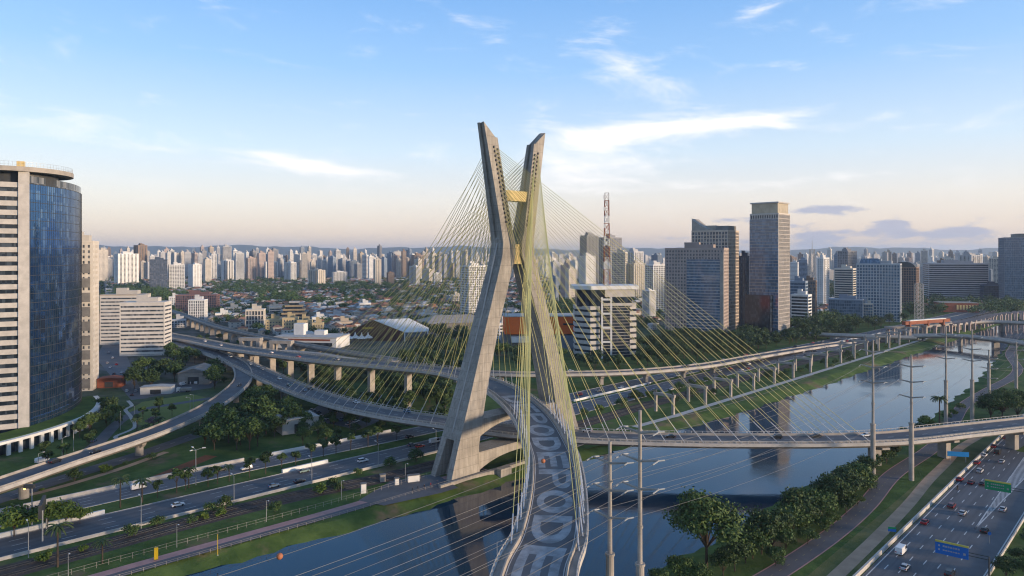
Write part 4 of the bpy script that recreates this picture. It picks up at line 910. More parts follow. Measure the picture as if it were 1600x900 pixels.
for i in range(1700):
    Y = r2.uniform(3600, 9500) if i > 350 else r2.uniform(2600, 3900); X = Y * r2.uniform(-.70, .80); h = r2.choice((30, 45, 60, 70, 85)) * r2.uniform(.8, 1.25)
    if abs(X / Y - .22) < .13 and Y < 3900: continue
    mb.box((X, Y, GZ + h / 2), (r2.uniform(16, 34), r2.uniform(14, 26), h), r2.uniform(0, 1.5)); mb.box((X, Y, GZ + h + 2), (8, 7, 4), r2.uniform(0, 1.5))
o = mb.build('distant_city', M['far'], kind='stuff'); o['label'] = 'distant mass of pale high-rises on the horizon'; o['category'] = 'city'
# hills on the horizon
mb = MB(); NX = 160
for row, (Y, base) in enumerate(((11500, -5), (13500, .55), (14500, 1.0), (15500, .4))):
    for i in range(NX + 1):
        q = i / NX; X = -13000 + 26000 * q
        px = 800 + FPX * X / 14500
        env = np.interp(px, [-200, 130, 170, 400, 700, 780, 860, 1150, 1300, 1420, 1500, 1700], [300, 320, 290, 255, 235, 240, 225, 200, 215, 235, 225, 230])
        hgt = env + 26 * math.sin(px * .02) + 15 * math.sin(px * .053 + 1) + 8 * math.sin(px * .13 + 2) + 4 * math.sin(px * .31)
        mb.v.append((X, Y, GZ - 2 if base < 0 else GZ + hgt * base))
for r__ in range(3):
    for i in range(NX): a = r__ * (NX + 1) + i; mb.f.append((a, a + 1, a + NX + 2, a + NX + 1)); mb.mi.append(0)
o = struct(mb.build('hills', mat('forest_hills', (.05, .075, .04), .95, .1, .4, .004), smooth=True)); o['label'] = 'long low blue hills on the horizon'
# ------------------------------------------------------------------ vegetation
def leaf_mat(name, c0, c1, c2):
    m = bpy.data.materials.new(name); m.use_nodes = True; nt = m.node_tree; n = NT(nt); b = nt.nodes['Principled BSDF']
    ge = n.new('ShaderNodeNewGeometry'); oi = n.new('ShaderNodeObjectInfo')
    c = n.mix(ge.outputs['Random Per Island'], c0, c1)
    c = n.mix(n.m('MULTIPLY', n.sm(n.noise(ge.outputs['Position'], .22, 2), .45, .7), .6), c, c2)
    c = n.mix(n.m('MULTIPLY', oi.outputs['Random'], .35), c, n.mix(1.0, c, (1.5, 1.15, .7), 'MULTIPLY'))
    nt.links.new(c, b.inputs['Base Color']); b.inputs['Roughness'].default_value = .65; b.inputs['Specular IOR Level'].default_value = .25; return m
M['leaf'] = leaf_mat('green_leaves', (.028, .060, .019), (.092, .150, .044), (.06, .11, .033))
M['leaf_dark'] = leaf_mat('dark_leaves', (.020, .045, .017), (.068, .11, .036), (.042, .078, .027))
M['leaf_light'] = leaf_mat('yellow_green_leaves', (.05, .095, .015), (.12, .18, .035), (.08, .13, .025))
M['leaf_palm'] = leaf_mat('palm_leaves', (.025, .05, .02), (.06, .095, .035), (.04, .06, .025))
M['leaf_lilac'] = leaf_mat('blossom_leaves', (.12, .07, .10), (.22, .16, .20), (.08, .08, .05))
def leaf_cloud(rg, centers, radii, n, leaf, flat=.75):
    """n leaf clumps spread through ellipsoid lobes, denser near their shells"""
    k = len(centers); ids = rg.integers(0, k, n); d = rg.normal(size=(n, 3)); d /= np.linalg.norm(d, axis=1)[:, None]
    r = (rg.random(n) ** .45) * (1 + .18 * rg.normal(size=n)); sc = np.array(radii)[ids]
    sc3 = np.stack([sc, sc, sc * flat], 1); p = np.array(centers)[ids] + d * r[:, None] * sc3
    nr = d * .8 + rg.normal(size=(n, 3)) * .7 + np.array([0, 0, .35]); nr /= np.linalg.norm(nr, axis=1)[:, None]
    a = np.cross(nr, rg.normal(size=(n, 3))); a /= np.linalg.norm(a, axis=1)[:, None]; b = np.cross(nr, a)
    s1 = leaf * (.6 + .8 * rg.random(n))[:, None]; s2 = leaf * (.35 + .5 * rg.random(n))[:, None]
    return np.stack([p - a * s1, p - b * s2 + nr * leaf * .15, p + a * s1, p + b * s2], 1).reshape(-1, 3)
def quad_mesh(name, vs, m):
    n = len(vs) // 4; me = bpy.data.meshes.new(name); me.vertices.add(n * 4); me.vertices.foreach_set('co', np.asarray(vs, dtype=np.float32).ravel())
    me.loops.add(n * 4); me.loops.foreach_set('vertex_index', np.arange(n * 4, dtype=np.int32)); me.polygons.add(n)
    me.polygons.foreach_set('loop_start', np.arange(0, n * 4, 4, dtype=np.int32)); me.polygons.foreach_set('loop_total', np.full(n, 4, dtype=np.int32))
    me.materials.append(m); me.update(calc_edges=True); return me
def make_tree(seed, h, r, n, leaf, m, trunk=.3, lobes=9, spread=.7):
    """unit tree: trunk with limbs and a lobed crown"""
    rg = np.random.default_rng(seed); rr = random.Random(seed); tr = MB(); cs, rs = [], []
    fork = h * trunk; tr.tube((0, 0, -.4), (0, 0, fork), h * .022, h * .016, 7)
    for i in range(lobes):
        a = 2.4 * i + rr.uniform(-.4, .4); q = r * spread * math.sqrt((i + .4) / lobes); z = fork + (h - fork) * (rr.uniform(.32, .62) + .26 * (1 - i / lobes)); rad = r * rr.uniform(.36, .52)
        z = min(z, h - rad * .65); c = (q * math.cos(a), q * math.sin(a), z); cs.append(c); rs.append(rad)
        mid = (c[0] * .45, c[1] * .45, fork + (z - fork) * .55); tr.tube((0, 0, fork * .92), mid, h * .012, h * .008, 5, caps=False); tr.tube(mid, c, h * .008, h * .003, 4, caps=False)
    return tr.mesh('trunk', M['bark']), quad_mesh('crown', leaf_cloud(rg, cs, rs, n, leaf), m)
def make_palm(seed, h):
    rr = random.Random(seed); tr = MB(); tr.tube((0, 0, -.3), (0, 0, h), .28, .2, 7); vs = []
    for i in range(20):
        a = 2 * math.pi * i / 20 + rr.uniform(-.15, .15); up = rr.uniform(-.2, .9); L = rr.uniform(3.0, 4.2); prev = Vector((0, 0, h)); dirv = Vector((math.cos(a), math.sin(a), up)).normalized()
        side = Vector((-math.sin(a), math.cos(a), 0))
        for s in range(5):
            nx = prev + dirv * (L / 5); dirv = (dirv + Vector((0, 0, -.34))).normalized(); wd = .55 * (1 - s / 6)
            for sd in (-1, 1):
                o = side * (sd * wd) + Vector((0, 0, -.28)); vs += [prev, nx, nx + o * .85, prev + o]
            prev = nx
    return tr.mesh('trunk', M['bark']), quad_mesh('crown', np.array([tuple(v) for v in vs]), M['leaf_palm'])
TP = {}
TP['near'] = [make_tree(1, 20, 9.5, 7500, .42, M['leaf'], .33, 13, .78), make_tree(2, 12, 6.5, 4200, .42, M['leaf_dark'], .16, 9), make_tree(3, 10, 6.0, 3600, .42, M['leaf'], .12, 9), make_tree(4, 11, 5.5, 3400, .42, M['leaf_dark'], .2, 8)]
TP['mid'] = [make_tree(11, 12, 6.2, 1700, .62, M['leaf_dark'], .22, 9), make_tree(12, 13, 6.0, 1700, .62, M['leaf'], .25, 9), make_tree(13, 10, 5.6, 1500, .62, M['leaf_dark'], .2, 8), make_tree(14, 14, 5.4, 1600, .62, M['leaf'], .3, 9)]
TP['light'] = [make_tree(21, 8, 5.0, 1800, .45, M['leaf_light'], .28, 8), make_tree(22, 7, 4.2, 1500, .42, M['leaf_light'], .3, 7)]
TP['slim'] = [make_tree(31, 9, 2.6, 800, .45, M['leaf'], .4, 6), make_tree(32, 8, 2.4, 700, .45, M['leaf_dark'], .42, 6)]
TP['lilac'] = [make_tree(41, 8, 4.0, 1000, .5, M['leaf_lilac'], .3, 7)]
TP['shrub'] = [make_tree(51, 3.2, 2.6, 700, .28, M['leaf'], .06, 7), make_tree(52, 2.6, 2.2, 600, .28, M['leaf_light'], .06, 6), make_tree(53, 4.5, 2.9, 800, .3, M['leaf_dark'], .08, 7)]
TP['palm'] = [make_palm(61, 8), make_palm(62, 10)]
tr_rnd = random.Random(5); TREES = 0; TREE_XY = []
DECKS = [UP, LO, RP, VIA]; ROADS = [(HWA, 10.2), (HWB, 8.2), (RAIL, 6.5), (CYC, 4.5), (LOC, 5.4), (BK, 4.2), (DT, 3.2), (HR, 14), (EX, 5.5)]
def pdist(path, x, y):
    if not hasattr(path, 'np'): path.np = np.array([(p.x, p.y, p.z) for p in path.p])
    d = np.hypot(path.np[:, 0] - x, path.np[:, 1] - y); i = int(d.argmin()); return float(d[i]), float(path.np[i, 2])
def free(x, y, r, h=0):
    for p, wd in ROADS:
        if pdist(p, x, y)[0] < wd + r * .12: return False
    for p in DECKS:
        d, z = pdist(p, x, y)
        if d < 9 + r * .75 and GZ + h > z - 4: return False
    for kx, ky, kr in KEEP:
        if (kx - x) ** 2 + (ky - y) ** 2 < (kr * .8 + r * .3) ** 2: return False
    return True
def tree(kind, x, y, sc, label, group=None, i=None, z=GZ, cat='tree', name='tree'):
    global TREES
    i = tr_rnd.randrange(len(TP[kind])) if i is None else i; tm, cm = TP[kind][i]
    o = thing(name, label, cat, (x, y, z), tr_rnd.uniform(0, 6.28), group); s2 = sc * tr_rnd.uniform(.9, 1.1); o.scale = (s2, s2, sc)
    link('trunk', tm, o); link('crown', cm, o); TREES += 1; TREE_XY.append((x, y, 5 * sc)); return o
# explicit near trees: (photo x, ground row, kind, scale, index, label)
big = tree('near', *P(1104, 893).xy, 1.08, 'large spreading tree on the right bank in front of the river', i=0)
rowR = [(1062, 905, 2, .62), (1130, 900, 1, .6), (1165, 880, 2, .75), (1190, 866, 1, 1.05), (1222, 848, 3, 1.0), (1246, 826, 1, 1.05), (1212, 884, 2, .55), (1272, 816, 2, 1.0), (1295, 800, 1, 1.05), (1318, 786, 3, .95), (1262, 850, 2, .5), (1336, 768, 2, 1.05), (1352, 752, 1, .8), (1300, 822, 2, .45), (1366, 738, 3, .7), (1385, 724, 2, .6), (1340, 790, 2, .4), (1398, 716, 1, .5), (1030, 915, 2, .45), (1095, 912, 2, .5), (1148, 893, 3, .8), (1176, 873, 2, .9), (1206, 858, 2, .9), (1234, 838, 2, .95), (1258, 832, 3, .8), (1284, 808, 2, .9), (1306, 794, 2, .95), (1326, 778, 1, .9), (1344, 760, 3, .9), (1228, 862, 1, .55), (1286, 830, 2, .5), (1322, 804, 1, .5), (1356, 764, 2, .6)]
for j, (px, py, i, sc) in enumerate(sorted(rowR)):
    p = P(px, py); tree('near', p.x, p.y, sc, 'bushy tree %s from left in the thicket between river and violet cycle path' % ordn(j), 'riverside thicket on the right bank', i)
for j, (px, py, i, sc) in enumerate(((1548, 655, 1, 1.1), (1566, 660, 0, .85), (1590, 655, 1, 1.25), (1612, 660, 3, 1.3), (1575, 640, 3, 1.1))):
    p = P(px, py); tree('near', p.x, p.y, sc, 'dark tree %s from left in the clump above the lower deck at right' % ordn(j), 'clump at the right edge', i)
for j, (px, py, i, sc) in enumerate(((1572, 905, 1, .5), (1594, 884, 3, .5), (1618, 866, 1, .6), (1606, 908, 2, .6), (1640, 840, 2, .7))):
    p = P(px, py); tree('near', p.x, p.y, sc, 'dark bush %s from left in the lower right corner' % ordn(j), 'bushes in the lower right corner', i)
tree('palm', *P(1468, 662).xy, 1.35, 'lone palm tree on the right bank by the tall poles', name='palm_tree', cat='palm')
tree('light', *P(1446, 672).xy, .9, 'small round tree on the water edge left of the lone palm')
tree('near', *P(1412, 682).xy, .45, 'low dark bush on the water edge above the lower deck', i=2)
for j, (px, py) in enumerate(((1478, 655), (1490, 648), (1437, 678), (1500, 640))): tree('shrub', *P(px, py).xy, 1.2, 'low shrub %s along the bank behind the lower deck' % ordn(j), 'shrubs behind the lower deck', name='shrub', cat='shrub')
# median and verge at left
for j, (px, py) in enumerate(((188, 793), (222, 785), (90, 886), (160, 880), (295, 762), (358, 752))): tree('palm', *P(px, py).xy, (1.0, 1.0, 1.15, .8, .9, .75)[j], 'palm tree %s by the highway at lower left' % ['left on the median', 'right on the median', 'tallest in the near corner', 'small on the railway grass', 'beside the double lamp', 'slim right of the double lamp'][j], name='palm_tree', cat='palm')
for j, (px, py, sc) in enumerate(((22, 838, 1.15), (74, 828, 1.1), (103, 822, .95), (125, 818, .6))): tree('light', *P(px, py).xy, sc, 'yellow green tree %s from left by the short white barrier' % ordn(j), 'yellow green trees on the median', 0)
med = [(246, 780), (276, 772), (290, 768), (325, 763), (340, 758), (390, 748), (415, 742), (440, 735), (462, 731), (486, 722), (505, 716), (525, 712), (548, 706), (575, 701), (590, 698), (620, 690)]
for j, (px, py) in enumerate(med): tree('slim', *P(px, py - 2).xy, tr_rnd.uniform(.7, 1.15), 'slender street tree %s from left along the highway median' % ordn(j), 'street trees on the median')
vrg = [(330, 800), (345, 806), (318, 812), (352, 797), (300, 818), (500, 770), (520, 764), (530, 768), (430, 800), (205, 838), (245, 822), (560, 742), (610, 730), (650, 722), (70, 878), (130, 862)]
for j, (px, py) in enumerate(sorted(vrg)): tree('shrub', *P(px, py).xy, tr_rnd.uniform(.7, 1.3), 'shrub %s from left on the grass beside the railway' % ordn(j), 'shrubs on the railway verge', name='shrub', cat='shrub')
WOOD = []
def clump(pts, n, kind, s0, s1, label, group, poly=True, rmin=5.0, tries=40, hmul=12, cat='tree', stuff=False):
    """n trees spread over the ground patch whose corners are photo points"""
    P4 = [P(*p) for p in pts]; got = []
    xs = [p.x for p in P4]; ys = [p.y for p in P4]
    def inside(x, y):
        c = False; k = len(P4)
        for i in range(k):
            a, b = P4[i], P4[(i + 1) % k]
            if (a.y > y) != (b.y > y) and x < (b.x - a.x) * (y - a.y) / (b.y - a.y) + a.x: c = not c
        return c
    for _ in range(n * tries):
        if len(got) >= n: break
        x, y = tr_rnd.uniform(min(xs), max(xs)), tr_rnd.uniform(min(ys), max(ys))
        if not inside(x, y): continue
        sc = tr_rnd.uniform(s0, s1)
        if any((a - x) ** 2 + (b - y) ** 2 < rmin ** 2 for a, b, _s in got): continue
        if not free(x, y, 6 * sc, hmul * sc):
            sc = .45
            if not free(x, y, 6 * sc, hmul * sc): continue
        got.append((x, y, sc))
    if stuff: WOOD.extend(got); return
    got.sort(key=lambda g: g[0] / g[1])
    for j, (x, y, sc) in enumerate(got): tree(kind, x, y, sc, '%s, %s from left' % (label, ordn(j)), group, cat=cat)
clump([(296, 716), (418, 700), (470, 664), (400, 640), (330, 655)], 26, 'mid', .85, 1.25, 'dark dense tree in the grove between ramp and highway', 'grove inside the ramp curve', rmin=5.5)
clump([(395, 650), (440, 640), (430, 610), (395, 612)], 7, 'mid', .7, 1.0, 'dark tree under the fork of the lower deck', 'trees under the fork', rmin=6)
clump([(470, 700), (560, 690), (600, 668), (500, 650), (450, 690)], 14, 'mid', .5, .8, 'small tree round the grey shed under the lower deck', 'trees round the shed', rmin=6)
clump([(540, 655), (690, 640), (700, 600), (560, 590), (480, 600)], 30, 'mid', .7, 1.1, 'tree between the two decks left of the pylon', 'trees between the decks', rmin=7)
clump([(430, 600), (540, 610), (560, 590), (430, 575)], 10, 'mid', .5, .8, 'tree below the upper deck piers', 'trees below the upper deck', rmin=7)
clump([(610, 574), (745, 570), (748, 512), (668, 512), (660, 550)], 40, 'mid', .9, 1.3, 'tree of the dark wood behind the viaduct left of the near mast', 'dark wood behind the viaduct', rmin=10, stuff=True)
clump([(905, 560), (1010, 562), (1170, 545), (1180, 525), (1030, 532), (1000, 545)], 40, 'mid', .85, 1.25, 'tree of the wood below the stone-banded office and hotel', 'wood below the hotel', rmin=9, stuff=True)
clump([(770, 575), (880, 572), (880, 552), (770, 552)], 12, 'mid', .8, 1.1, 'tree behind the pylon below the orange hall', 'trees below the orange hall', rmin=10)
clump([(900, 655), (1010, 632), (1140, 600), (1140, 590), (1000, 610), (900, 640)], 18, 'shrub', .9, 1.6, 'bush on the verge right of the pylon', 'verge bushes right of the pylon', rmin=6, hmul=3, cat='bush')
clump([(1040, 640), (1300, 575), (1400, 545), (1390, 540), (1280, 566), (1100, 606)], 26, 'shrub', .9, 1.6, 'bush among the portal piers along the far bank', 'bushes among the portal piers', rmin=8, hmul=3, cat='bush')
clump([(1190, 530), (1260, 530), (1255, 514), (1195, 514)], 8, 'mid', 1.0, 1.4, 'tree at the foot of the tall bronze tower', 'trees by the tall bronze tower', rmin=11)
clump([(1275, 525), (1330, 520), (1330, 508), (1280, 508)], 7, 'mid', 1.0, 1.4, 'tree right of the tall bronze tower near the highway', 'trees near the highway bend', rmin=11)
clump([(1420, 500), (1500, 500), (1530, 490), (1420, 488)], 10, 'mid', 1.0, 1.4, 'tree behind the red launching girder', 'trees behind the girder', rmin=18, stuff=True)
clump([(1520, 490), (1600, 500), (1600, 482), (1520, 480)], 9, 'mid', 1.0, 1.5, 'tree below the huge dark glass tower', 'trees at right behind the bridges', rmin=20, stuff=True)
clump([(1040, 548), (1180, 535), (1185, 522), (1040, 528)], 22, 'mid', .9, 1.3, 'tree along the foot of the hotel and tall tower', 'trees along the hotel foot', rmin=10, stuff=True)
clump([(1236, 524), (1420, 512), (1420, 502), (1236, 510)], 22, 'mid', .9, 1.3, 'tree in the belt below the right-hand offices', 'tree belt below the offices', rmin=12, stuff=True)
clump([(60, 770), (230, 722), (250, 712), (100, 745)], 8, 'shrub', .8, 1.4, 'bush on the grass under the ramp', 'bushes under the ramp', rmin=7, hmul=3, cat='bush')
clump([(905, 577), (1010, 575), (1120, 560), (1188, 546), (1188, 524), (1040, 530), (1000, 556), (905, 560)], 95, 'mid', .7, 1.15, 'w', 'w', rmin=6.5, stuff=True)
clump([(430, 574), (560, 600), (700, 642), (706, 590), (600, 578), (480, 566)], 70, 'mid', .5, .85, 'w', 'w', rmin=5.5, hmul=11, stuff=True)
clump([(500, 640), (560, 662), (690, 672), (704, 655), (560, 622), (500, 612)], 40, 'mid', .45, .7, 'w', 'w', rmin=5.0, hmul=11, stuff=True)
clump([(560, 592), (745, 588), (748, 562), (640, 566)], 40, 'mid', .6, 1.0, 'w', 'w', rmin=7, stuff=True)
clump([(1180, 548), (1250, 536), (1330, 527), (1330, 516), (1190, 526)], 40, 'mid', .7, 1.1, 'w', 'w', rmin=8, stuff=True)
clump([(110, 690), (160, 672), (185, 650), (160, 640), (112, 668)], 9, 'mid', .55, .85, 'tree in the garden beside the podium', 'podium garden trees', rmin=6)
clump([(180, 680), (250, 662), (300, 645), (250, 640), (190, 655)], 9, 'slim', .8, 1.2, 'slender tree in the park inside the ramp', 'park trees', rmin=6)
tree('lilac', *P(240, 672).xy, .85, 'lilac flowering tree in the park by the ramp')
for j, (px, py) in enumerate(((228, 688), (214, 684), (248, 676))): tree('palm', *P(px, py).xy, .9, 'park palm %s from left beside the ramp' % ordn(j), 'park palms', name='palm_tree', cat='palm')
clump([(200, 612), (270, 606), (280, 580), (215, 580)], 12, 'mid', .9, 1.2, 'dark street tree in front of the white slab offices', 'trees by the slab offices', rmin=8)
clump([(330, 610), (365, 600), (355, 580), (325, 585)], 7, 'mid', .7, 1.1, 'dark tree right of the warehouse', 'trees by the warehouse', rmin=7)
clump([(268, 572), (340, 570), (330, 555), (262, 556)], 8, 'mid', .8, 1.0, 'dark tree behind the warehouse', 'trees behind the warehouse', rmin=9)
clump([(60, 735), (140, 705), (150, 690), (60, 720)], 7, 'slim', .7, 1.1, 'small tree between podium and ramp', 'trees between podium and ramp', rmin=6)
clump([(290, 545), (420, 550), (400, 533), (300, 527)], 10, 'mid', .5, .7, 'small tree below the curved guideway', 'trees below the guideway', rmin=9)
rgw = np.random.default_rng(8); WV = []; WT = MB()
for x, y, s in WOOD:
    k = 6; cs = [(x + 3.4 * s * math.cos(q * 2.4) * math.sqrt(q / k), y + 3.4 * s * math.sin(q * 2.4) * math.sqrt(q / k), GZ + (7.2 + tr_rnd.uniform(-1.6, 2.6)) * s) for q in range(k)]
    WV.append(leaf_cloud(rgw, cs, [tr_rnd.uniform(2.4, 3.4) * s for _ in range(k)], 620, .75, .85)); WT.tube((x, y, GZ - .3), (x, y, GZ + 6 * s), .35, .22, 5); TREE_XY.append((x, y, 5 * s))
o = link('wood', quad_mesh('wood', np.concatenate(WV), M['leaf_dark']), kind='stuff'); o['label'] = 'dark woods round the viaducts and below the hotel'; o['category'] = 'wood'
WT.build('trunks', M['bark'], o, kind='stuff')
print('individual trees', TREES)

# ------------------------------------------------------------------ low neighbourhood: houses and tree canopy
ROOFC = [('red-tiled', (.32, .16, .11)), ('red-tiled', (.38, .21, .15)), ('brown-tiled', (.19, .12, .09)), ('pale-roofed', (.55, .52, .48)), ('grey-roofed', (.27, .265, .27)), ('white-roofed', (.60, .58, .56))]
WALLC = [(.62, .58, .52), (.68, .66, .63), (.55, .45, .34), (.60, .50, .40)]
def house_meshes(w_, d_, h, hip):
    wl = MB(); wl.box((0, 0, h / 2), (w_, d_, h)); rf = MB(); o = .7; t = h + min(w_, d_) * .26; e = d_ * .5 * hip
    rf.add([(-w_ / 2 - o, -d_ / 2 - o, h), (w_ / 2 + o, -d_ / 2 - o, h), (w_ / 2 + o, d_ / 2 + o, h), (-w_ / 2 - o, d_ / 2 + o, h), (-w_ / 2 + e, 0, t), (w_ / 2 - e, 0, t)], [(0, 1, 5, 4), (1, 2, 5), (2, 3, 4, 5), (3, 0, 4), (3, 2, 1, 0)])
    wn = MB()
    for z in ([1.6] if h < 4.5 else [1.6, 4.6]):
        for x in (-w_ * .28, w_ * .22): wn.box((x, -d_ / 2 - .02, z), (1.5, .12, 1.2)); wn.box((x, d_ / 2 + .02, z), (1.5, .12, 1.2))
        for y in (-d_ * .2, d_ * .2): wn.box((w_ / 2 + .02, y, z), (.12, 1.3, 1.2)); wn.box((-w_ / 2 - .02, y, z), (.12, 1.3, 1.2))
    return {'wall': wl.mesh('wall', M['wall']), 'roof': rf.mesh('roof', M['roof']), 'windows': wn.mesh('windows', M['window'])}
HP = [house_meshes(10, 7.5, 6.2, .9), house_meshes(12, 8, 4.0, .0), house_meshes(8.5, 8, 6.6, .95), house_meshes(13, 9, 6.4, .8), house_meshes(9, 7.5, 3.8, .9)]
hr_ = random.Random(21); ca, sa_ = math.cos(R(31)), math.sin(R(31)); HS = []; TS = []
karr = np.array(KEEP)
for iu in range(-130, 130):
    for iv in range(20, 190):
        gx, gy = iu * 15.5 + hr_.uniform(-2, 2), iv * 15.5 + hr_.uniform(-2, 2); x, y = gx * ca - gy * sa_, gx * sa_ + gy * ca
        if y < 600 or y > 2450: continue
        px = 800 + FPX * x / y; py = HORZ + FPX * (CAMZ - GZ) / y
        if px < 120 or px > 1640: continue
        lim = np.interp(px, [120, 262, 300, 400, 520, 560, 640, 745, 790, 900, 1030, 1060, 1180, 1240, 1640], [524, 520, 500, 522, 534, 512, 512, 504, 540, 520, 515, 500, 500, 496, 474])
        if py > lim: continue
        if ((karr[:, 0] - x) ** 2 + (karr[:, 1] - y) ** 2 < (karr[:, 2] * .92 + 5) ** 2).any(): continue
        if min(pdist(UP, x, y)[0], pdist(LO, x, y)[0], pdist(VIA, x, y)[0]) < 22: continue
        if iu % 7 == 0 or iv % 12 == 0:
            if hr_.random() < .35: TS.append((x, y, hr_.uniform(.55, .9)))
            continue
        g_ = math.sin(x * .011 + 1) * math.sin(y * .008) + .35 * math.sin(x * .03 + y * .02)
        if hr_.random() < .36 + .30 * g_: TS.append((x, y, hr_.uniform(.75, 1.3)))
        else:
            HS.append((x, y))
            if hr_.random() < .55: TS.append((x + 6.5, y - 6.5, hr_.uniform(.45, .8)))
HS.sort(key=lambda h: h[1]); hcnt = {}
near_h = sorted(HS[:290], key=lambda h: h[0] / h[1]); far_h = HS[290:]
for x, y in near_h:
    px = 800 + FPX * x / y; sec = next(s for a, b, s in SECT if a <= px < b).replace('above', 'near').replace('just ', '')
    rn, rc = hr_.choice(ROOFC); i = hcnt.get((sec, rn), 0); hcnt[(sec, rn)] = i + 1; hm = hr_.choice(HP)
    o = thing('house', '%s low house in the neighbourhood %s, %s such from left' % (rn, sec, ordn(i)), 'house', (x, y, GZ - .2), R(31 + hr_.choice((0, 90, 180, 270)) + hr_.uniform(-4, 4)), 'low houses of the neighbourhood'); s = hr_.uniform(.85, 1.2); o.scale = (s, s, hr_.uniform(.9, 1.25))
    link('wall', hm['wall'], o, color=hr_.choice(WALLC)); link('roof', hm['roof'], o, color=rc); link('windows', hm['windows'], o)
stw = [mat('house_render_%d' % i, c, .85, .2, .2, .1) for i, c in enumerate(WALLC)] + [mat('house_tiles_%d' % i, c[1], .9, .1, .35, .3) for i, c in enumerate(ROOFC)]
mb = MB()
for x, y in far_h:
    w_, d_, h = hr_.uniform(9, 16), hr_.uniform(8, 11), hr_.choice((3.8, 6.2, 6.5)); rz = R(31 + hr_.choice((0, 90))); c_, s_ = math.cos(rz), math.sin(rz); mb.box((x, y, GZ + h / 2 - .2), (w_, d_, h), rz, hr_.randrange(4))
    e = d_ * .45 * hr_.choice((0, 1)); t = h + d_ * .27; pts = [(-w_ / 2 - .7, -d_ / 2 - .7, h), (w_ / 2 + .7, -d_ / 2 - .7, h), (w_ / 2 + .7, d_ / 2 + .7, h), (-w_ / 2 - .7, d_ / 2 + .7, h), (-w_ / 2 + e, 0, t), (w_ / 2 - e, 0, t)]
    mb.add([(x + a * c_ - b * s_, y + a * s_ + b * c_, GZ - .15 + z) for a, b, z in pts], [(0, 1, 5, 4), (1, 2, 5), (2, 3, 4, 5), (3, 0, 4)], 4 + hr_.randrange(6))
o = mb.build('distant_houses', stw, kind='stuff'); o['label'] = 'mass of low tiled houses stretching to the skyline'; o['category'] = 'houses'
# canopy between the houses, one mass
rg = np.random.default_rng(3); V_ = []
for x, y, s in TS:
    k = 3; cs = [(x + hr_.uniform(-2.5, 2.5) * s, y + hr_.uniform(-2.5, 2.5) * s, GZ + (5.5 + hr_.uniform(-1, 2)) * s) for _ in range(k)]
    V_.append(leaf_cloud(rg, cs, [4.6 * s] * k, int(np.interp(y, [600, 1000, 2400], [170, 110, 60])), np.interp(y, [600, 2400], [1.0, 1.7]), .8))
# parks and woods farther off, seen as dark green masses
for (px0, px1, y0, y1, n) in ((180, 262, 452, 472, 190), (640, 760, 448, 470, 60), (405, 470, 452, 476, 90), (480, 640, 446, 458, 120), (1040, 1600, 448, 470, 420), (1240, 1330, 498, 520, 40), (1400, 1600, 470, 492, 120), (855, 900, 470, 500, 40), (330, 420, 446, 462, 80), (130, 200, 470, 500, 40)):
    for _ in range(n):
        p = P(hr_.uniform(px0, px1), hr_.uniform(y0, y1)); s = hr_.uniform(1.0, 1.7)
        if ((karr[:, 0] - p.x) ** 2 + (karr[:, 1] - p.y) ** 2 < (karr[:, 2] * .8) ** 2).any() or min(pdist(UP, p.x, p.y)[0], pdist(LO, p.x, p.y)[0]) < 25: continue
        cs = [(p.x + hr_.uniform(-3, 3) * s, p.y + hr_.uniform(-3, 3) * s, GZ + (6 + hr_.uniform(-1, 2.5)) * s) for _ in range(3)]
        V_.append(leaf_cloud(rg, cs, [4.8 * s] * 3, 110, 1.35, .85))
me = quad_mesh('tree_canopy', np.concatenate(V_), M['leaf']); o = link('tree_canopy', me, kind='stuff'); o['label'] = 'mass of garden trees between the low houses'; o['category'] = 'trees'
print('houses', len(HS), 'canopy', len(me.polygons))
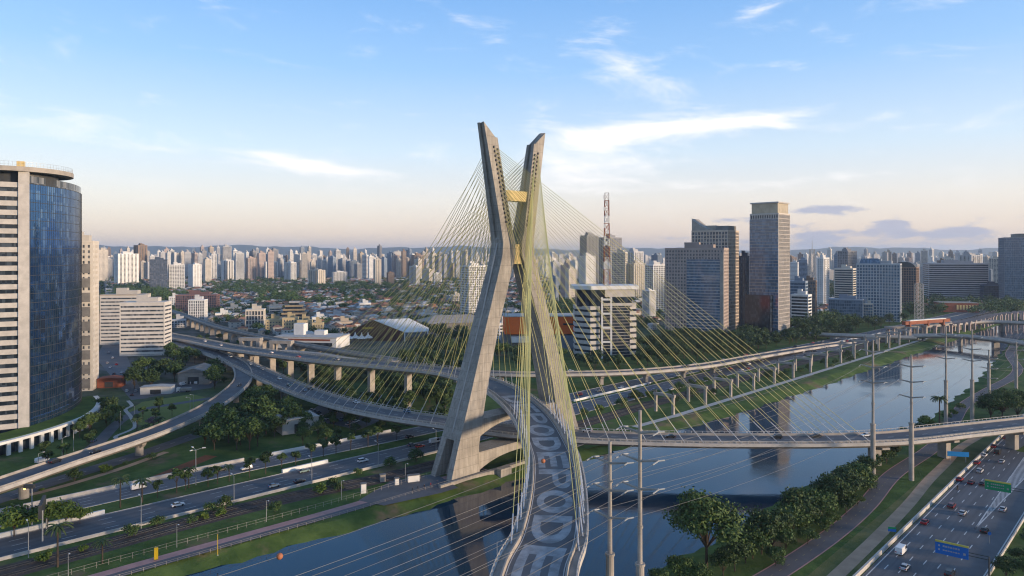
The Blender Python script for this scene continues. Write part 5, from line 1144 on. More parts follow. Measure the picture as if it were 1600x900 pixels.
# ------------------------------------------------------------------ vehicles
def extr(mb, prof, y0, y1, m=0, inset=0.0):
    """side profile (x, z) extruded across y; the top half may lean in by inset"""
    n = len(prof); zmax = max(p[1] for p in prof); zmin = min(p[1] for p in prof)
    def yy(z, s): k = (z - zmin) / max(1e-6, zmax - zmin); return s - math.copysign(inset * k, s)
    mb.add([(x, yy(z, y0), z) for x, z in prof] + [(x, yy(z, y1), z) for x, z in prof], [tuple(range(n))[::-1], tuple(range(n, 2 * n))] + [(i, (i + 1) % n, n + (i + 1) % n, n + i) for i in range(n)], m); return mb
M['tail'] = mat('red_tail_lamp', (.55, .02, .02), .3); M['head'] = mat('headlamp_glass', (.75, .75, .72), .15)
def car_meshes(kind):
    out = {}
    if kind == 'car':
        body = extr(MB(), [(-2.15, .38), (2.1, .38), (2.18, .62), (1.95, .82), (.95, .95), (-1.75, 1.0), (-2.15, .92)], -.87, .87, inset=.05)
        gl = extr(MB(), [(-1.72, .97), (.98, .93), (.28, 1.40), (-1.15, 1.42)], -.80, .80, inset=.16); rf = extr(MB(), [(-1.2, 1.415), (.30, 1.40), (.2, 1.47), (-1.1, 1.49)], -.66, .66, inset=.05); wx = (-1.3, 1.35); tl, hd, zl = -2.13, 2.08, .78
    elif kind == 'suv':
        body = extr(MB(), [(-2.25, .45), (2.2, .45), (2.28, .75), (2.1, 1.0), (1.1, 1.12), (-2.2, 1.15), (-2.3, .9)], -.93, .93, inset=.05)
        gl = extr(MB(), [(-2.15, 1.12), (1.12, 1.08), (.5, 1.66), (-1.95, 1.68)], -.86, .86, inset=.14); rf = extr(MB(), [(-1.98, 1.675), (.52, 1.66), (.4, 1.75), (-1.9, 1.77)], -.72, .72, inset=.05); wx = (-1.4, 1.42); tl, hd, zl = -2.26, 2.18, .9
    else:
        body = extr(MB(), [(-2.7, .45), (2.5, .45), (2.62, .8), (2.35, 1.15), (1.75, 2.1), (-2.6, 2.2), (-2.75, 1.2)], -1.0, 1.0, inset=.08)
        gl = extr(MB(), [(.6, 1.25), (2.33, 1.22), (1.84, 2.0), (.6, 2.02)], -1.02, 1.02, inset=.07); rf = extr(MB(), [(-2.5, 2.19), (1.7, 2.1), (1.6, 2.18), (-2.4, 2.26)], -.85, .85, inset=.05); wx = (-1.7, 1.7); tl, hd, zl = -2.72, 2.5, .95
    wh = MB().tube((0, -.12, 0), (0, .12, 0), .34, .34, 10)
    lt = MB().box((0, 0, 0), (.16, .36, .22))
    return {'body': body.mesh('body', M['objpaint']), 'cabin_glass': gl.mesh('cabin_glass', M['carglass']), 'roof': rf.mesh('roof', M['objpaint']), 'wheel': wh.mesh('wheel', M['black']), 'tail_light': lt.mesh('tail_light', M['tail']), 'headlight': lt.mesh('headlight', M['head']), '_': (wx, tl, hd, zl)}
CARM = {k: car_meshes(k) for k in ('car', 'suv', 'van')}
PAINT = {'white': (.72, .72, .72), 'silver': (.42, .43, .45), 'black': (.018, .018, .02), 'red': (.32, .02, .025), 'grey': (.14, .145, .15), 'blue': (.06, .13, .22), 'teal': (.08, .17, .18), 'dark red': (.12, .015, .02)}
def car(kind, pos, rz, col, label, group, full=True):
    m = CARM[kind]; wx, tl, hd, zl = m['_']; o = thing({'car': 'car', 'suv': 'car', 'van': 'van'}[kind], label, 'van' if kind == 'van' else 'car', pos, rz, group)
    for k in ('body', 'roof'): link(k, m[k], o, color=PAINT[col])
    link('cabin_glass', m['cabin_glass'], o)
    for x in wx:
        for y in (-.8, .8): w_ = link('wheel', m['wheel'], o); w_.location = (x, y, .34)
    if full:
        for y in (-.66, .66):
            q = link('tail_light', m['tail_light'], o); q.location = (tl, y, zl); q = link('headlight', m['headlight'], o); q.location = (hd, y, zl - .12)
    return o
def heading(path, p, rev=False):
    d = path.near(lambda q: (q - p).to_2d().length); t = path.dirat(d); return math.atan2(t.y, t.x) + (math.pi if rev else 0)
def fleet(lst, path, z, where, group, rev=None):
    """lst: (photo x, row, kind, colour[, reversed])"""
    cnt = {}; tot = {}
    for c in lst: tot[(c[2] == 'van', c[3])] = tot.get((c[2] == 'van', c[3]), 0) + 1
    for c in sorted(lst, key=lambda c: c[0]):
        px, py, kind, col = c[:4]; rv = c[4] if len(c) > 4 else bool(rev)
        zz = z
        for _ in range(4):
            p = P(px, py, zz); 
            if z is not GZ: d = path.near(lambda q: (q - p).to_2d().length); zz = path.at(d).z
        key = (kind == 'van', col); i = cnt.get(key, 0); cnt[key] = i + 1
        nm = 'van' if kind == 'van' else 'car'
        lab = '%s %s %s' % (col, nm, where) if tot[key] == 1 else '%s %s from left of the %s %ss %s' % ('the', ordn(i), col, nm, where)
        car(kind, (p.x, p.y, zz + .045), heading(path, p, rv), col, lab, group)
fleet([(1408, 864, 'van', 'white'), (1414, 889, 'car', 'silver'), (1484, 899, 'suv', 'black'), (1445, 818, 'car', 'red'), (1487, 793, 'suv', 'dark red'), (1504, 804, 'car', 'silver'), (1500, 751, 'car', 'red'), (1517, 756, 'car', 'dark red'), (1535, 758, 'car', 'black'), (1531, 738, 'suv', 'silver'), (1527, 725, 'car', 'red'), (1565, 723, 'car', 'silver'), (1538, 713, 'car', 'white'), (1559, 709, 'van', 'black'), (1553, 699, 'car', 'red'), (1581, 693, 'car', 'white'), (1571, 686, 'car', 'red'), (1567, 798, 'car', 'silver'), (1538, 831, 'car', 'black')], HR, GZ, 'on the busy highway at right', 'traffic on the right bank highway')
mc = thing('motorcycle', 'lone motorcycle with rider on the busy highway at right', 'motorcycle', P(1496, 765), R(45))
for x in (-.65, .65): MB().tube((x, -.07, .32), (x, .07, .32), .32, .32, 10).build('wheel', M['black'], mc, local=True)
extr(MB(), [(-.6, .45), (.6, .5), (.5, .8), (.1, .95), (-.7, .8)], -.18, .18).build('body', M['darksteel'], mc, local=True)
mb = MB(); mb.tube((-.2, 0, .8), (.0, 0, 1.4), .22, .2, 8); mb.tube((.0, 0, 1.4), (.04, 0, 1.52), .1, .09, 8); mb.tube((.04, 0, 1.5), (.06, 0, 1.78), .14, .1, 8); mb.tube((.0, .2, 1.35), (.5, .3, 1.05), .07, .05, 6); mb.tube((.0, -.2, 1.35), (.5, -.3, 1.05), .07, .05, 6); mb.tube((-.15, .14, .85), (.2, .2, .45), .1, .07, 6); mb.tube((-.15, -.14, .85), (.2, -.2, .45), .1, .07, 6)
o = mb.build('person', M['black']); o.location = P(1496, 765) + Vector((0, 0, .0)); o.rotation_euler = (0, 0, R(45)); tag(o, 'person in dark clothes riding the motorcycle', 'person')
fleet([(278, 791, 'car', 'white'), (567, 722, 'suv', 'white'), (385, 734, 'suv', 'silver', True), (475, 738, 'car', 'teal'), (428, 761, 'car', 'blue'), (468, 754, 'car', 'black'), (679, 692, 'van', 'white'), (656, 699, 'car', 'red'), (643, 697, 'car', 'grey'), (640, 684, 'car', 'black'), (1003, 620, 'car', 'white'), (1022, 611, 'car', 'silver'), (1050, 609, 'car', 'white'), (1090, 596, 'car', 'silver'), (985, 622, 'car', 'black')], HWA, GZ, 'on the left bank highway', 'traffic on the left bank highway')
fleet([(217, 764, 'van', 'white'), (345, 736, 'car', 'black'), (970, 607, 'car', 'white', True), (935, 612, 'car', 'grey', True), (1012, 601, 'car', 'silver', True), (1060, 588, 'car', 'white', True), (1096, 580, 'car', 'black', True), (1150, 568, 'car', 'white', True), (1190, 560, 'car', 'silver', True), (905, 618, 'suv', 'red', True)], HWB, GZ, 'on the second carriageway', 'traffic on the second carriageway')
fleet([(86, 723, 'suv', 'black'), (149, 708, 'car', 'black', True), (374, 603, 'car', 'black', True)], RP, 11.0, 'on the curved ramp', 'cars on the ramp')
fleet([(637, 645, 'car', 'blue', True), (557, 630, 'car', 'white', True), (437, 593, 'car', 'white', True), (452, 603, 'car', 'teal', True), (475, 611, 'car', 'blue', True), (485, 609, 'car', 'black', True), (392, 570, 'car', 'white', True), (404, 574, 'car', 'white', True), (411, 578, 'car', 'silver', True), (379, 561, 'car', 'white', True), (368, 556, 'car', 'black', True), (360, 558, 'suv', 'white', True), (354, 552, 'car', 'silver', True), (340, 549, 'suv', 'black', True), (305, 540, 'car', 'black', True), (300, 537, 'car', 'white', True), (320, 541, 'suv', 'white', True), (290, 535, 'car', 'silver', True), (275, 533, 'car', 'white', True), (917, 675, 'car', 'silver'), (1047, 684, 'car', 'black'), (1213, 685, 'suv', 'black'), (1275, 683, 'car', 'black'), (1353, 682, 'car', 'white')], LO, 14.0, 'on the lower deck', 'cars on the lower deck')
fleet([(424, 552, 'car', 'white'), (466, 559, 'car', 'red'), (526, 563, 'car', 'silver'), (320, 534, 'suv', 'white'), (345, 540, 'car', 'white')], UP, 20.0, 'on the upper deck', 'cars on the upper deck')
fleet([(892, 581, 'car', 'white'), (1005, 579, 'car', 'black'), (1086, 570, 'car', 'silver'), (1075, 573, 'car', 'black'), (1165, 556, 'suv', 'red')], VIA, 11.0, 'on the viaduct behind the pylon', 'cars on the straight viaduct')
tr2 = random.Random(9)
for hw, nm in ((HWA, 'nearer'), (HWB, 'farther')):
    cc = sorted(((tr2.uniform(700, 1050), tr2.choice((-6.6, -2.2, 2.2, 6.6) if hw is HWA else (-5.2, -1.7, 1.7, 5.2)), tr2.choice(('white', 'silver', 'black', 'white', 'red', 'grey'))) for _ in range(24)))
    for j, (dd, of, col) in enumerate(cc):
        t = hw.dirat(dd); car(tr2.choice(('car', 'car', 'suv')), hw.at(dd, of, .05), math.atan2(t.y, t.x) + (math.pi if hw is HWB else 0), col, '%s car %s in the distant queue on the %s far carriageway' % (col, ordn(j), nm), 'distant traffic beside the far bank', False)
STR = Path([P(20, 742), P(70, 727), P(140, 702), P(185, 660), P(222, 640), P(262, 633), P(330, 622)], 6)
sheet('park_road', STR, -3, 3, .03, M['asphalt_old'], 'narrow road round the park inside the ramp')
car('van', P(66, 722) + Vector((0, 0, .04)), heading(STR, P(66, 722)), 'white', 'white van parked on the road by the podium', 'parked vehicles'); car('car', P(146, 690) + Vector((0, 0, .04)), heading(STR, P(146, 690)), 'blue', 'blue car on the road beside the podium garden', 'parked vehicles')
# ------------------------------------------------------------------ park, street, warehouse, shed
def polysheet(name, pts, z, m, label):
    mb = MB(); mb.add([P(a, b) + Vector((0, 0, z)) for a, b in pts], [tuple(range(len(pts)))]); o = struct(mb.build(name, m)); o['label'] = label; return o
polysheet('lawn', [(196, 645), (222, 628), (300, 616), (325, 622), (300, 640), (232, 668), (205, 660)], .02, M['lawn'], 'open pale green lawn of the park inside the ramp curve')
polysheet('yard', [(225, 622), (330, 606), (342, 596), (262, 598), (228, 608)], .025, M['asphalt_old'], 'paved yard in front of the warehouse')
polysheet('street', [(150, 560), (205, 625), (232, 622), (215, 600), (200, 560), (185, 530), (165, 530)], .02, M['asphalt'], 'street between apartment tower and white slab offices')
polysheet('plaza', [(560, 782), (610, 752), (680, 740), (716, 762), (690, 770), (600, 790)], .034, M['asphalt_old'], 'paved cyclist plaza at the foot of the pylon')
polysheet('parking', [(470, 652), (560, 672), (600, 655), (500, 632)], .02, M['asphalt_old'], 'parking area under the lower deck')
sheet('park_path', Path([P(205, 690), P(180, 683), P(210, 668), P(205, 652), P(196, 640), P(206, 634), P(200, 626)], 3), -1, 1, .04, M['concrete_light'], 'winding pale footpath in the park')
def gable(name, label, cat, px, py, rz, w_, d_, h, rise, wallm, roofm, extra=None):
    o = thing(name, label, cat, P(px, py), R(rz)); keep(o.location, w_ * .5)
    MB().box((0, d_ / 2, h / 2), (w_, d_, h)).build('wall', wallm, o, local=True)
    mb = MB(); mb.add([(-w_ / 2 - .6, -.6, h), (w_ / 2 + .6, -.6, h), (w_ / 2 + .6, d_ + .6, h), (-w_ / 2 - .6, d_ + .6, h), (0, -.6, h + rise), (0, d_ + .6, h + rise)], [(0, 4, 5, 3), (1, 2, 5, 4), (0, 1, 4), (2, 3, 5), (3, 2, 1, 0)]); mb.build('roof', roofm, o, local=True)
    MB().box((0, -.06, h * .35), (w_ * .35, .2, h * .6)).build('door', M['darksteel'], o, local=True); return o
gable('warehouse', 'tan gabled warehouse with grey roof beside the park', 'warehouse', 302, 601, 8, 20, 24, 8, 3.0, M['concrete'], M['concrete_dark'])
sh = gable('shed', 'flat pale-roofed shed under the lower deck', 'shed', 470, 676, 35, 18, 14, 7, .7, M['concrete_light'], M['concrete_light'])
gable('kiosk', 'orange-red low building at the foot of the apartment tower', 'building', 170, 606, 12, 14, 10, 6, .8, M['brick'], M['brick'])
gable('shop', 'low white pavilion right of the orange-red building', 'building', 243, 616, 10, 18, 8, 4.5, .6, M['white'], M['concrete_light'])
tk = thing('truck', 'white-cabbed flatbed truck in the warehouse yard', 'truck', P(288, 612), R(12))
MB().box((-3.6, 0, 1.5), (2.0, 2.3, 2.4)).build('cab', M['white'], tk, local=True); MB().box((1, 0, 1.6), (6.6, 2.4, 1.6)).build('load_bed', M['concrete'], tk, local=True)
for x in (-3.4, 1.6, 3.0):
    for y in (-1, 1): MB().tube((x, y - .15, .5), (x, y + .15, .5), .5, .5, 10).build('wheel', M['black'], tk, local=True)
for j, (px, py) in enumerate(((286, 602), (300, 600), (309, 600))): car('van', P(px, py), R(80), 'white', 'white van %s from left parked by the warehouse' % ordn(j), 'vans by the warehouse')
pk = [(502, 652, 'silver'), (512, 655, 'white'), (524, 660, 'black'), (535, 657, 'blue'), (497, 646, 'blue'), (545, 664, 'silver'), (556, 660, 'white'), (488, 642, 'white')]
for j, (px, py, col) in enumerate(sorted(pk)): car('car', P(px, py) + Vector((0, 0, .03)), R(70), col, '%s car %s from left in the parking area under the lower deck' % (col, ordn(j)), 'parked cars under the lower deck')
sc_ = [(172, 575, 'white'), (178, 585, 'black'), (168, 568, 'silver'), (186, 592, 'white'), (193, 600, 'silver'), (182, 570, 'red'), (176, 560, 'white'), (198, 612, 'white'), (206, 618, 'black'), (190, 583, 'white'), (212, 612, 'silver'), (170, 552, 'silver')]
for j, (px, py, col) in enumerate(sorted(sc_)): car('car', P(px, py) + Vector((0, 0, .03)), R(115), col, '%s car %s from left in the street behind the apartment tower' % (col, ordn(j)), 'cars in the street')

# ------------------------------------------------------------------ tall power poles and their wires
def power_pole(x, y, h, label, armrot=R(-35)):
    o = thing('power_pole', label, 'power pole', (x, y, GZ), 0, 'tall power poles on the right bank')
    MB().tube((0, 0, -.5), (0, 0, 22), .95, .88, 14).build('base_section', M['concrete'], o, local=True, smooth=False); MB().tube((0, 0, 21.9), (0, 0, h), .52, .34, 12).build('shaft', M['concrete'], o, local=True)
    mb = MB()
    for q in range(60): mb.tube((-.34, -.62 if q < 0 else -.5, 4 + q * .7), (.34, -.5, 4 + q * .7), .03, .03, 4)
    mb.build('ladder_rungs', M['steel'], o, local=True, kind='stuff')
    mb = MB()
    for z in (22, 30, 38): mb.tube((0, 0, z), (0, 0, z + .5), 1.08 if z < 25 else .64, 1.08 if z < 25 else .64, 12)
    mb.build('collars', M['concrete'], o, local=True, kind='stuff'); ends = []
    for z in (h - 4.5, h - 10.5, h - 16.5):
        a = Vector((math.cos(armrot), math.sin(armrot), 0)); mb = MB(); mb.tube(-a * 4.2 + Vector((0, 0, z + .5)), Vector((0, 0, z - .3)), .2, .34, 6); mb.tube(a * 4.2 + Vector((0, 0, z + .5)), Vector((0, 0, z - .3)), .2, .34, 6); arm = mb.build('crossarm', M['concrete'], o, local=True)
        for s in (-1, 1):
            e = a * (4.2 * s) + Vector((0, 0, z + .45)); ends.append(Vector((x, y, GZ)) + e)
            for w_ in (-1, 1): MB().tube(e, e + U * (2.2 * w_) + Vector((0, 0, -.35)), .16, .16, 6).build('insulator', M['steel'], arm, local=True)
    return ends
R1 = [(-225, -97, 47), (None, 953, 150, 47), (None, 1424, 266.5, 49), (None, 1519, 358, 49), (304, -103, 30), (470, -98, 46)]
R2 = [(-222, -108, 55), (None, 1000, 145, 55), (None, 1364, 265, 55), (None, 1478, 356, 50.5), (360, -108, 30), (500, -104, 50)]
wno = 0; WPTS = []
for ri, row in enumerate((R1, R2)):
    ends = []
    for k_, q in enumerate(row):
        if q[0] is None: x, y, h = (q[1] - 800) * q[2] / FPX, q[2], q[3]
        else: p = ST(q[0], q[1]); x, y, h = p.x, p.y, q[2]
        lab = '%s tall concrete power pole of the %s row, %s' % (('nearer', 'farther')[ri], ('thinner', 'taller')[ri], ('below the frame', 'beside the near deck', 'in front of the lower deck', 'rising behind the lower deck', 'short one down the bank', 'far down the bank')[k_])
        if k_ == 0:
            a = Vector((math.cos(R(-35)), math.sin(R(-35)), 0)); ends.append([Vector((x, y, GZ + z + .45)) + a * (4.2 * s) for z in (h - 4.5, h - 10.5, h - 16.5) for s in (-1, 1)])
        else: ends.append(power_pole(x, y, h, lab))
    for k_ in range(len(ends) - 1):
        for j in range(6):
            a, b = ends[k_][j] + U * 2.2 - Vector((0, 0, .35)), ends[k_ + 1][j] - U * 2.2 - Vector((0, 0, .35)); L = (b - a).length; sag = L * .022; mb = MB(); N = 18; pts = [a.lerp(b, i / N) - Vector((0, 0, 4 * sag * (i / N) * (1 - i / N))) for i in range(N + 1)]
            for i in range(N): WPTS.extend(pts[i].lerp(pts[i + 1], q / 5) for q in range(5)); mb.tube(pts[i], pts[i + 1], .034, .034, 4, caps=False)
            side = ('left', 'right')[j % 2]; lev = ('top', 'middle', 'lowest')[j // 2]
            o = mb.build('power_wire', M['wire'], None); o.location = (0, 0, 0)
            tag(o, 'wire on %s %s arms, %s pole row, %s' % (lev, side, ('nearer', 'farther')[ri], ('from frame bottom', 'crossing above the lower deck', 'behind the lower deck', 'down the bank', 'at the river bend')[k_]), 'wire', 'overhead power wires'); wno += 1
for px, py, lab in ((431, 870, 'orange marker ball on a wire above the river at lower left'), (604, 757, 'orange marker ball on a wire left of the pylon foot'), (841, 714, 'orange marker ball on a wire in front of the painted deck'), (203, 853, 'orange marker ball on a wire above the railway at lower left')):
    q = min((p for p in WPTS if p.y > 20), key=lambda p: (800 + FPX * p.x / p.y - px) ** 2 + (HORZ + FPX * (CAMZ - p.z) / p.y - py) ** 2)
    dd = math.hypot(800 + FPX * q.x / q.y - px, HORZ + FPX * (CAMZ - q.z) / q.y - py)
    if dd > 45: continue
    bm = bmesh.new(); bmesh.ops.create_icosphere(bm, subdivisions=2, radius=.45); me = bpy.data.meshes.new('marker_ball'); bm.to_mesh(me); bm.free(); me.materials.append(M.setdefault('ball', mat('faded_orange_plastic', (.45, .16, .08), .6)))
    o = link('marker_ball', me); o.location = q; tag(o, lab, 'marker ball', 'wire marker balls'); me.polygons.foreach_set('use_smooth', [True] * len(me.polygons))

# ------------------------------------------------------------------ monorail guideway, portal piers, girder, distant bridges
GW = Path([P(150, 462, 14), P(215, 473, 14), P(265, 485, 14), P(300, 497, 14), P(335, 509, 14), P(370, 518, 14), P(405, 525, 14), P(450, 534, 14), P(500, 543, 13.5), P(560, 553, 13), P(620, 563, 12.5)], 5)
gw = thing('guideway', 'curved concrete guideway on wide arched piers at left', 'viaduct', P(330, 530))
mb = MB(); sweep(mb, GW, [(-4.2, 0), (4.2, 0), (4.2, -1.2), (2.5, -2.2), (-2.5, -2.2), (-4.2, -1.2)]); mb.build('deck', M['concrete_dark'], gw)
for sg in (-1, 1):
    mb = MB(); sweep(mb, GW, [(sg * 4 - .2, .002), (sg * 4 - .2, 1.0), (sg * 4 + .25, 1.0), (sg * 4 + .25, -.3)]); mb.build('parapet', M['concrete'], gw)
d = 30
while d < GW.L - 20:
    p = GW.at(d); t = GW.dirat(d); mb = MB(); N = 8; top = p.z - 2.1; rt = Vector((t.y, -t.x, 0))
    prof = [(-2.2, GZ - 1), (2.2, GZ - 1)] + [(2.2 + 8.2 * (i / N) ** 2.4, GZ + 2 + (top - GZ - 2) * (i / N) ** .75) for i in range(N + 1)] + [(-2.2 - 8.2 * (i / N) ** 2.4, GZ + 2 + (top - GZ - 2) * (i / N) ** .75) for i in range(N, -1, -1)]
    k = len(prof); pp = Vector((p.x, p.y, 0)); mb.add([pp + t * a + rt * 2.4 + Vector((0, 0, z)) for a, z in prof] + [pp + t * a - rt * 2.4 + Vector((0, 0, z)) for a, z in prof], [tuple(range(k)), tuple(range(k, 2 * k))[::-1]] + [(i, k + i, k + (i + 1) % k, (i + 1) % k) for i in range(k)]); mb.build('arched_pier', M['concrete'], gw); d += 24
# second guideway branch with frames near the store
G2 = Path([P(440, 547, 12), P(500, 552, 12), P(560, 562, 12), P(640, 572, 12)], 5)
g2 = thing('guideway', 'unfinished flat guideway beam in front of the store', 'viaduct', P(520, 570)); mb = MB(); sweep(mb, G2, [(-3, 0), (3, 0), (3, -1.8), (-3, -1.8)]); mb.build('deck', M['concrete'], g2)
for dd in (10, 45, 80, 115):
    if dd < G2.L: p = G2.at(dd); MB().box((p.x, p.y, (GZ + p.z - 1.7) / 2), (2, 4, p.z - 1.7 - GZ), .3).build('pier', M['concrete'], g2)
for j, (px, py) in enumerate(((392, 548), (440, 553))):
    o = thing('unfinished_station', 'heavy concrete portal frame %s the store' % ('left of', 'in front of')[j], 'frame', P(px, py + 5), R(-8))
    for x in (-8, 8): MB().box((x, 0, 6), (3, 6, 12)).build('leg', M['concrete'], o, local=True)
    MB().box((0, 0, 13.2), (20, 6.2, 2.6)).build('crossbeam', M['concrete'], o, local=True)
for j in range(20):
    s = 142 + j * 31 if j else 138; o = thing('portal_pier', 'grey concrete portal pier on the far bank, %s from the pylon' % ordn(j), 'pier', ST(s, 18), R(45), 'portal piers along the far bank'); h = 9.2 if j < 9 else 11
    for y in (-5.6, 5.6): MB().box((0, y, h / 2 - .3), (1.5, 1.4, h + .6)).build('column', M['concrete'], o, local=True)
    MB().box((0, 0, h + .85), (1.9, 13.6, 1.5)).build('cap_beam', M['concrete'], o, local=True)
    MB().box((0, 5.6, h + 2.2), (1.2, .6, 1.0)).build('bearing', M['darksteel'], o, local=True); MB().box((0, -5.6, h + 2.2), (1.2, .6, 1.0)).build('bearing', M['darksteel'], o, local=True)
# guideway under construction farther along: columns, deck and the red launching girder
M['pinkc'] = mat('pinkish_concrete', (.40, .32, .30), .85)
cg = thing('guideway_works', 'guideway under construction on many columns at the river bend', 'viaduct', P(1440, 530))
CG = Path([P(1385, 510, 14), P(1440, 508, 15), P(1490, 503, 15), P(1530, 496, 15), P(1560, 489, 15), P(1640, 482, 15)], 8)
mb = MB(); sweep(mb, CG.sub(0, 95), [(-4, 0), (4, 0), (4, -2.5), (-4, -2.5)]); mb.build('deck', M['concrete'], cg)
d = 5
while d < CG.L:
    for o in (-5, 5): p = CG.at(d, o); MB().box((p.x, p.y, (GZ + p.z - 2) / 2 + .5), (2.2, 2.2, p.z - 2.6 - GZ + 1.4), .6).build('column', M['pinkc'], cg)
    p = CG.at(d); t = CG.dirat(d); MB().box((p.x, p.y, p.z - 1.4), (2.6, 14, 1.6), math.atan2(t.y, t.x)).build('cap_beam', M['pinkc'], cg); d += 17
gir = thing('launching_girder', 'long red-orange launching girder with white top on the works', 'girder', CG.at(40, 0, 1.0)); a_, b_ = P(1412, 505, 19), P(1482, 500, 19); dv = (b_ - a_); rz = math.atan2(dv.y, dv.x)
for off, mm, nm in ((0, M['rust'], 'girder_beam'),): MB().box(((a_ + b_) / 2), (dv.length, 4.0, 3.6), rz).build(nm, mm, gir)
MB().box((a_ + b_) / 2 + Vector((0, 0, 2.3)), (dv.length * .8, 4.3, .9), rz).build('top_deck', M['white'], gir)
for q in (.1, .5, .85): p = a_.lerp(b_, q); MB().box((p.x, p.y, (p.z + 15) / 2), (2, 5, p.z - 13.2), rz).build('support_leg', M['rust'], gir)
for j, (pts, hw, lab) in enumerate((([P(1425, 524, 8), P(1490, 524, 10), P(1560, 530, 10.5), P(1640, 542, 10)], 7, 'low grey road bridge crossing the river at the bend'), ([P(1470, 508, 10), P(1530, 502, 12), P(1600, 504, 12), P(1680, 508, 12)], 8, 'second grey road bridge farther up the river'), ([P(1240, 520, 8), P(1340, 524, 9), P(1430, 527, 9)], 5, 'grey viaduct along the highway below the blue gridded office'))):
    br = thing('road_bridge', lab, 'bridge', pts[1].xy.to_3d() + Vector((0, 0, GZ))); pa = Path(pts, 6); mb = MB(); sweep(mb, pa, [(-hw, 0), (hw, 0), (hw, -1), (hw - 2, -2.6), (-hw + 2, -2.6), (-hw, -1)]); mb.build('deck', M['concrete'], br)
    for sg in (-1, 1): mb = MB(); sweep(mb, pa, [(sg * hw - .2, .002), (sg * hw - .2, 1.0), (sg * hw + .25, 1.0), (sg * hw + .25, -.4)]); mb.build('parapet', M['concrete_light'], br)
    for q in (.08, .33, .58, .85): p = pa.at(pa.L * q); t = pa.dirat(pa.L * q); MB().box((p.x, p.y, (p.z - 2.5 - 2) / 2), (2.4, hw * 1.2, p.z - 2.5 + 2), math.atan2(t.y, t.x)).build('pier', M['concrete_dark'], br)
lt_ = thing('lattice_tower', 'white lattice tower behind the works at the river bend', 'lattice tower', P(1436, 503)); lattice(lt_, 50, 8, 7, 9, [M['steel']], .34)
lt2 = thing('lattice_tower', 'tall grey telecom lattice tower on the skyline right of the tall bronze tower', 'lattice tower', P(1269, 452)); lattice(lt2, 102, 15, 9, 9, [M['steel']], .8); MB().tube((0, 0, 101), (0, 0, 125), .8, .4, 6).build('spire', M['steel'], lt2, local=True)

# ------------------------------------------------------------------ lamps, signs, fences, small things
lamp_pole = MB().tube((0, 0, 0), (0, 0, 10), .14, .09, 6).mesh('pole', M['steel']); lamp_arm = MB().tube((0, 0, 9.9), (1.8, 0, 10.4), .06, .05, 5).mesh('arm', M['steel']); lamp_head = MB().box((2.1, 0, 10.4), (.9, .35, .18)).mesh('lamp_head', M['white'])
def lamp(pos, rz, label, n=1, sc=1.0, group='street lamps'):
    o = thing('street_lamp', label, 'street lamp', pos, rz, group); o.scale = (sc, sc, sc); link('pole', lamp_pole, o)
    for k in range(n):
        a = link('arm', lamp_arm, o); a.rotation_euler = (0, 0, 2 * math.pi * k / n); h = link('lamp_head', lamp_head, a)
lamp(P(306, 758), R(20), 'tall three-armed lamp in front of the dark grove', 3, 1.35)
for j, s in enumerate(range(-150, 60, 30)): lamp(ST(s, 48.6 - max(0, s + 40) * .02), R(135), 'street lamp %s from left along the highway and railway' % ordn(j))
for j, s in enumerate(range(-145, -5, 28)): lamp(ST(s, 25.5), R(-45), 'white lamp post %s from left beside the riverside cycle path' % ordn(j), 1, .7)
for j, (px, py) in enumerate(((115, 705), (60, 742), (97, 716), (188, 672), (210, 660), (297, 645), (302, 640), (335, 600), (520, 620), (440, 640), (480, 628))): lamp(P(px, py), R(40 * j), 'lamp post %s from left round park and ramp' % ordn(sorted((115, 60, 97, 188, 210, 297, 302, 335, 520, 440, 480)).index(px)), 1, .85)
for j in range(9): d = 60 + j * 36; lamp(HR.at(d, 13.6 if d > 180 else 20), R(135), 'lamp post %s from the frame bottom along the busy highway' % ordn(j), 1, 1.0) if d > 200 else None
for j in range(6): p = UP.at(UP.near(lambda q: abs(q.y - 140)) + j * 34, -8.3, .3); lamp(p, R(0), 'short lamp on the left edge of the upper deck, %s from frame bottom' % ordn(j), 1, .42)
def gantry_sign(px, py_top, py_bot, pxl, pxr, Y, board, label, rows, postpx, arrow=True):
    z1 = CAMZ - (py_top - HORZ) * Y / FPX; z0 = CAMZ - (py_bot - HORZ) * Y / FPX; cx = ((pxl + pxr) / 2 - 800) * Y / FPX; w_ = (pxr - pxl) * Y / FPX * 1.02; rz = R(-38)
    o = thing('road_sign', label, 'road sign', (cx, Y, GZ), rz, 'overhead road signs'); h = z1 - z0; zc = (z0 + z1) / 2 - GZ; w_ = w_ / math.cos(rz)
    MB().box((0, 0, zc), (w_, .2, h)).build('board', board, o, local=True); MB().box((0, -.03, zc + h / 2 + .25), (w_, .24, .5)).build('yellow_header', M.setdefault('yel', mat('yellow_sign_sheet', (.62, .52, .10), .5)), o, local=True)
    mb = MB()
    for i in range(rows):
        z = zc + h * (.22 - .34 * i); mb.box((-w_ * .38, -.12, z), (.4, .05, .45)); 
        for q in range(7): mb.box((-w_ * .24 + q * w_ * .075, -.12, z), (w_ * .055, .05, .32 + .12 * ((q * 3 + i) % 3 == 0)))
    if arrow: mb.box((w_ * .38, -.12, zc - h * .1), (.55, .05, .6))
    mb.build('lettering', M['paint'], o, local=True, kind='stuff')
    xp = w_ / 2 + 4.5; mb = MB(); mb.tube((xp, .5, 0), (xp, .5, zc + .4), .22, .16, 8); mb.tube((xp, .5, zc + .3), (-w_ * .3, .3, zc + .3), .12, .1, 6); mb.tube((xp, .5, zc - .5), (-w_ * .3, .3, zc - .5), .12, .1, 6); mb.build('cantilever_post', M['darksteel'], o, local=True)
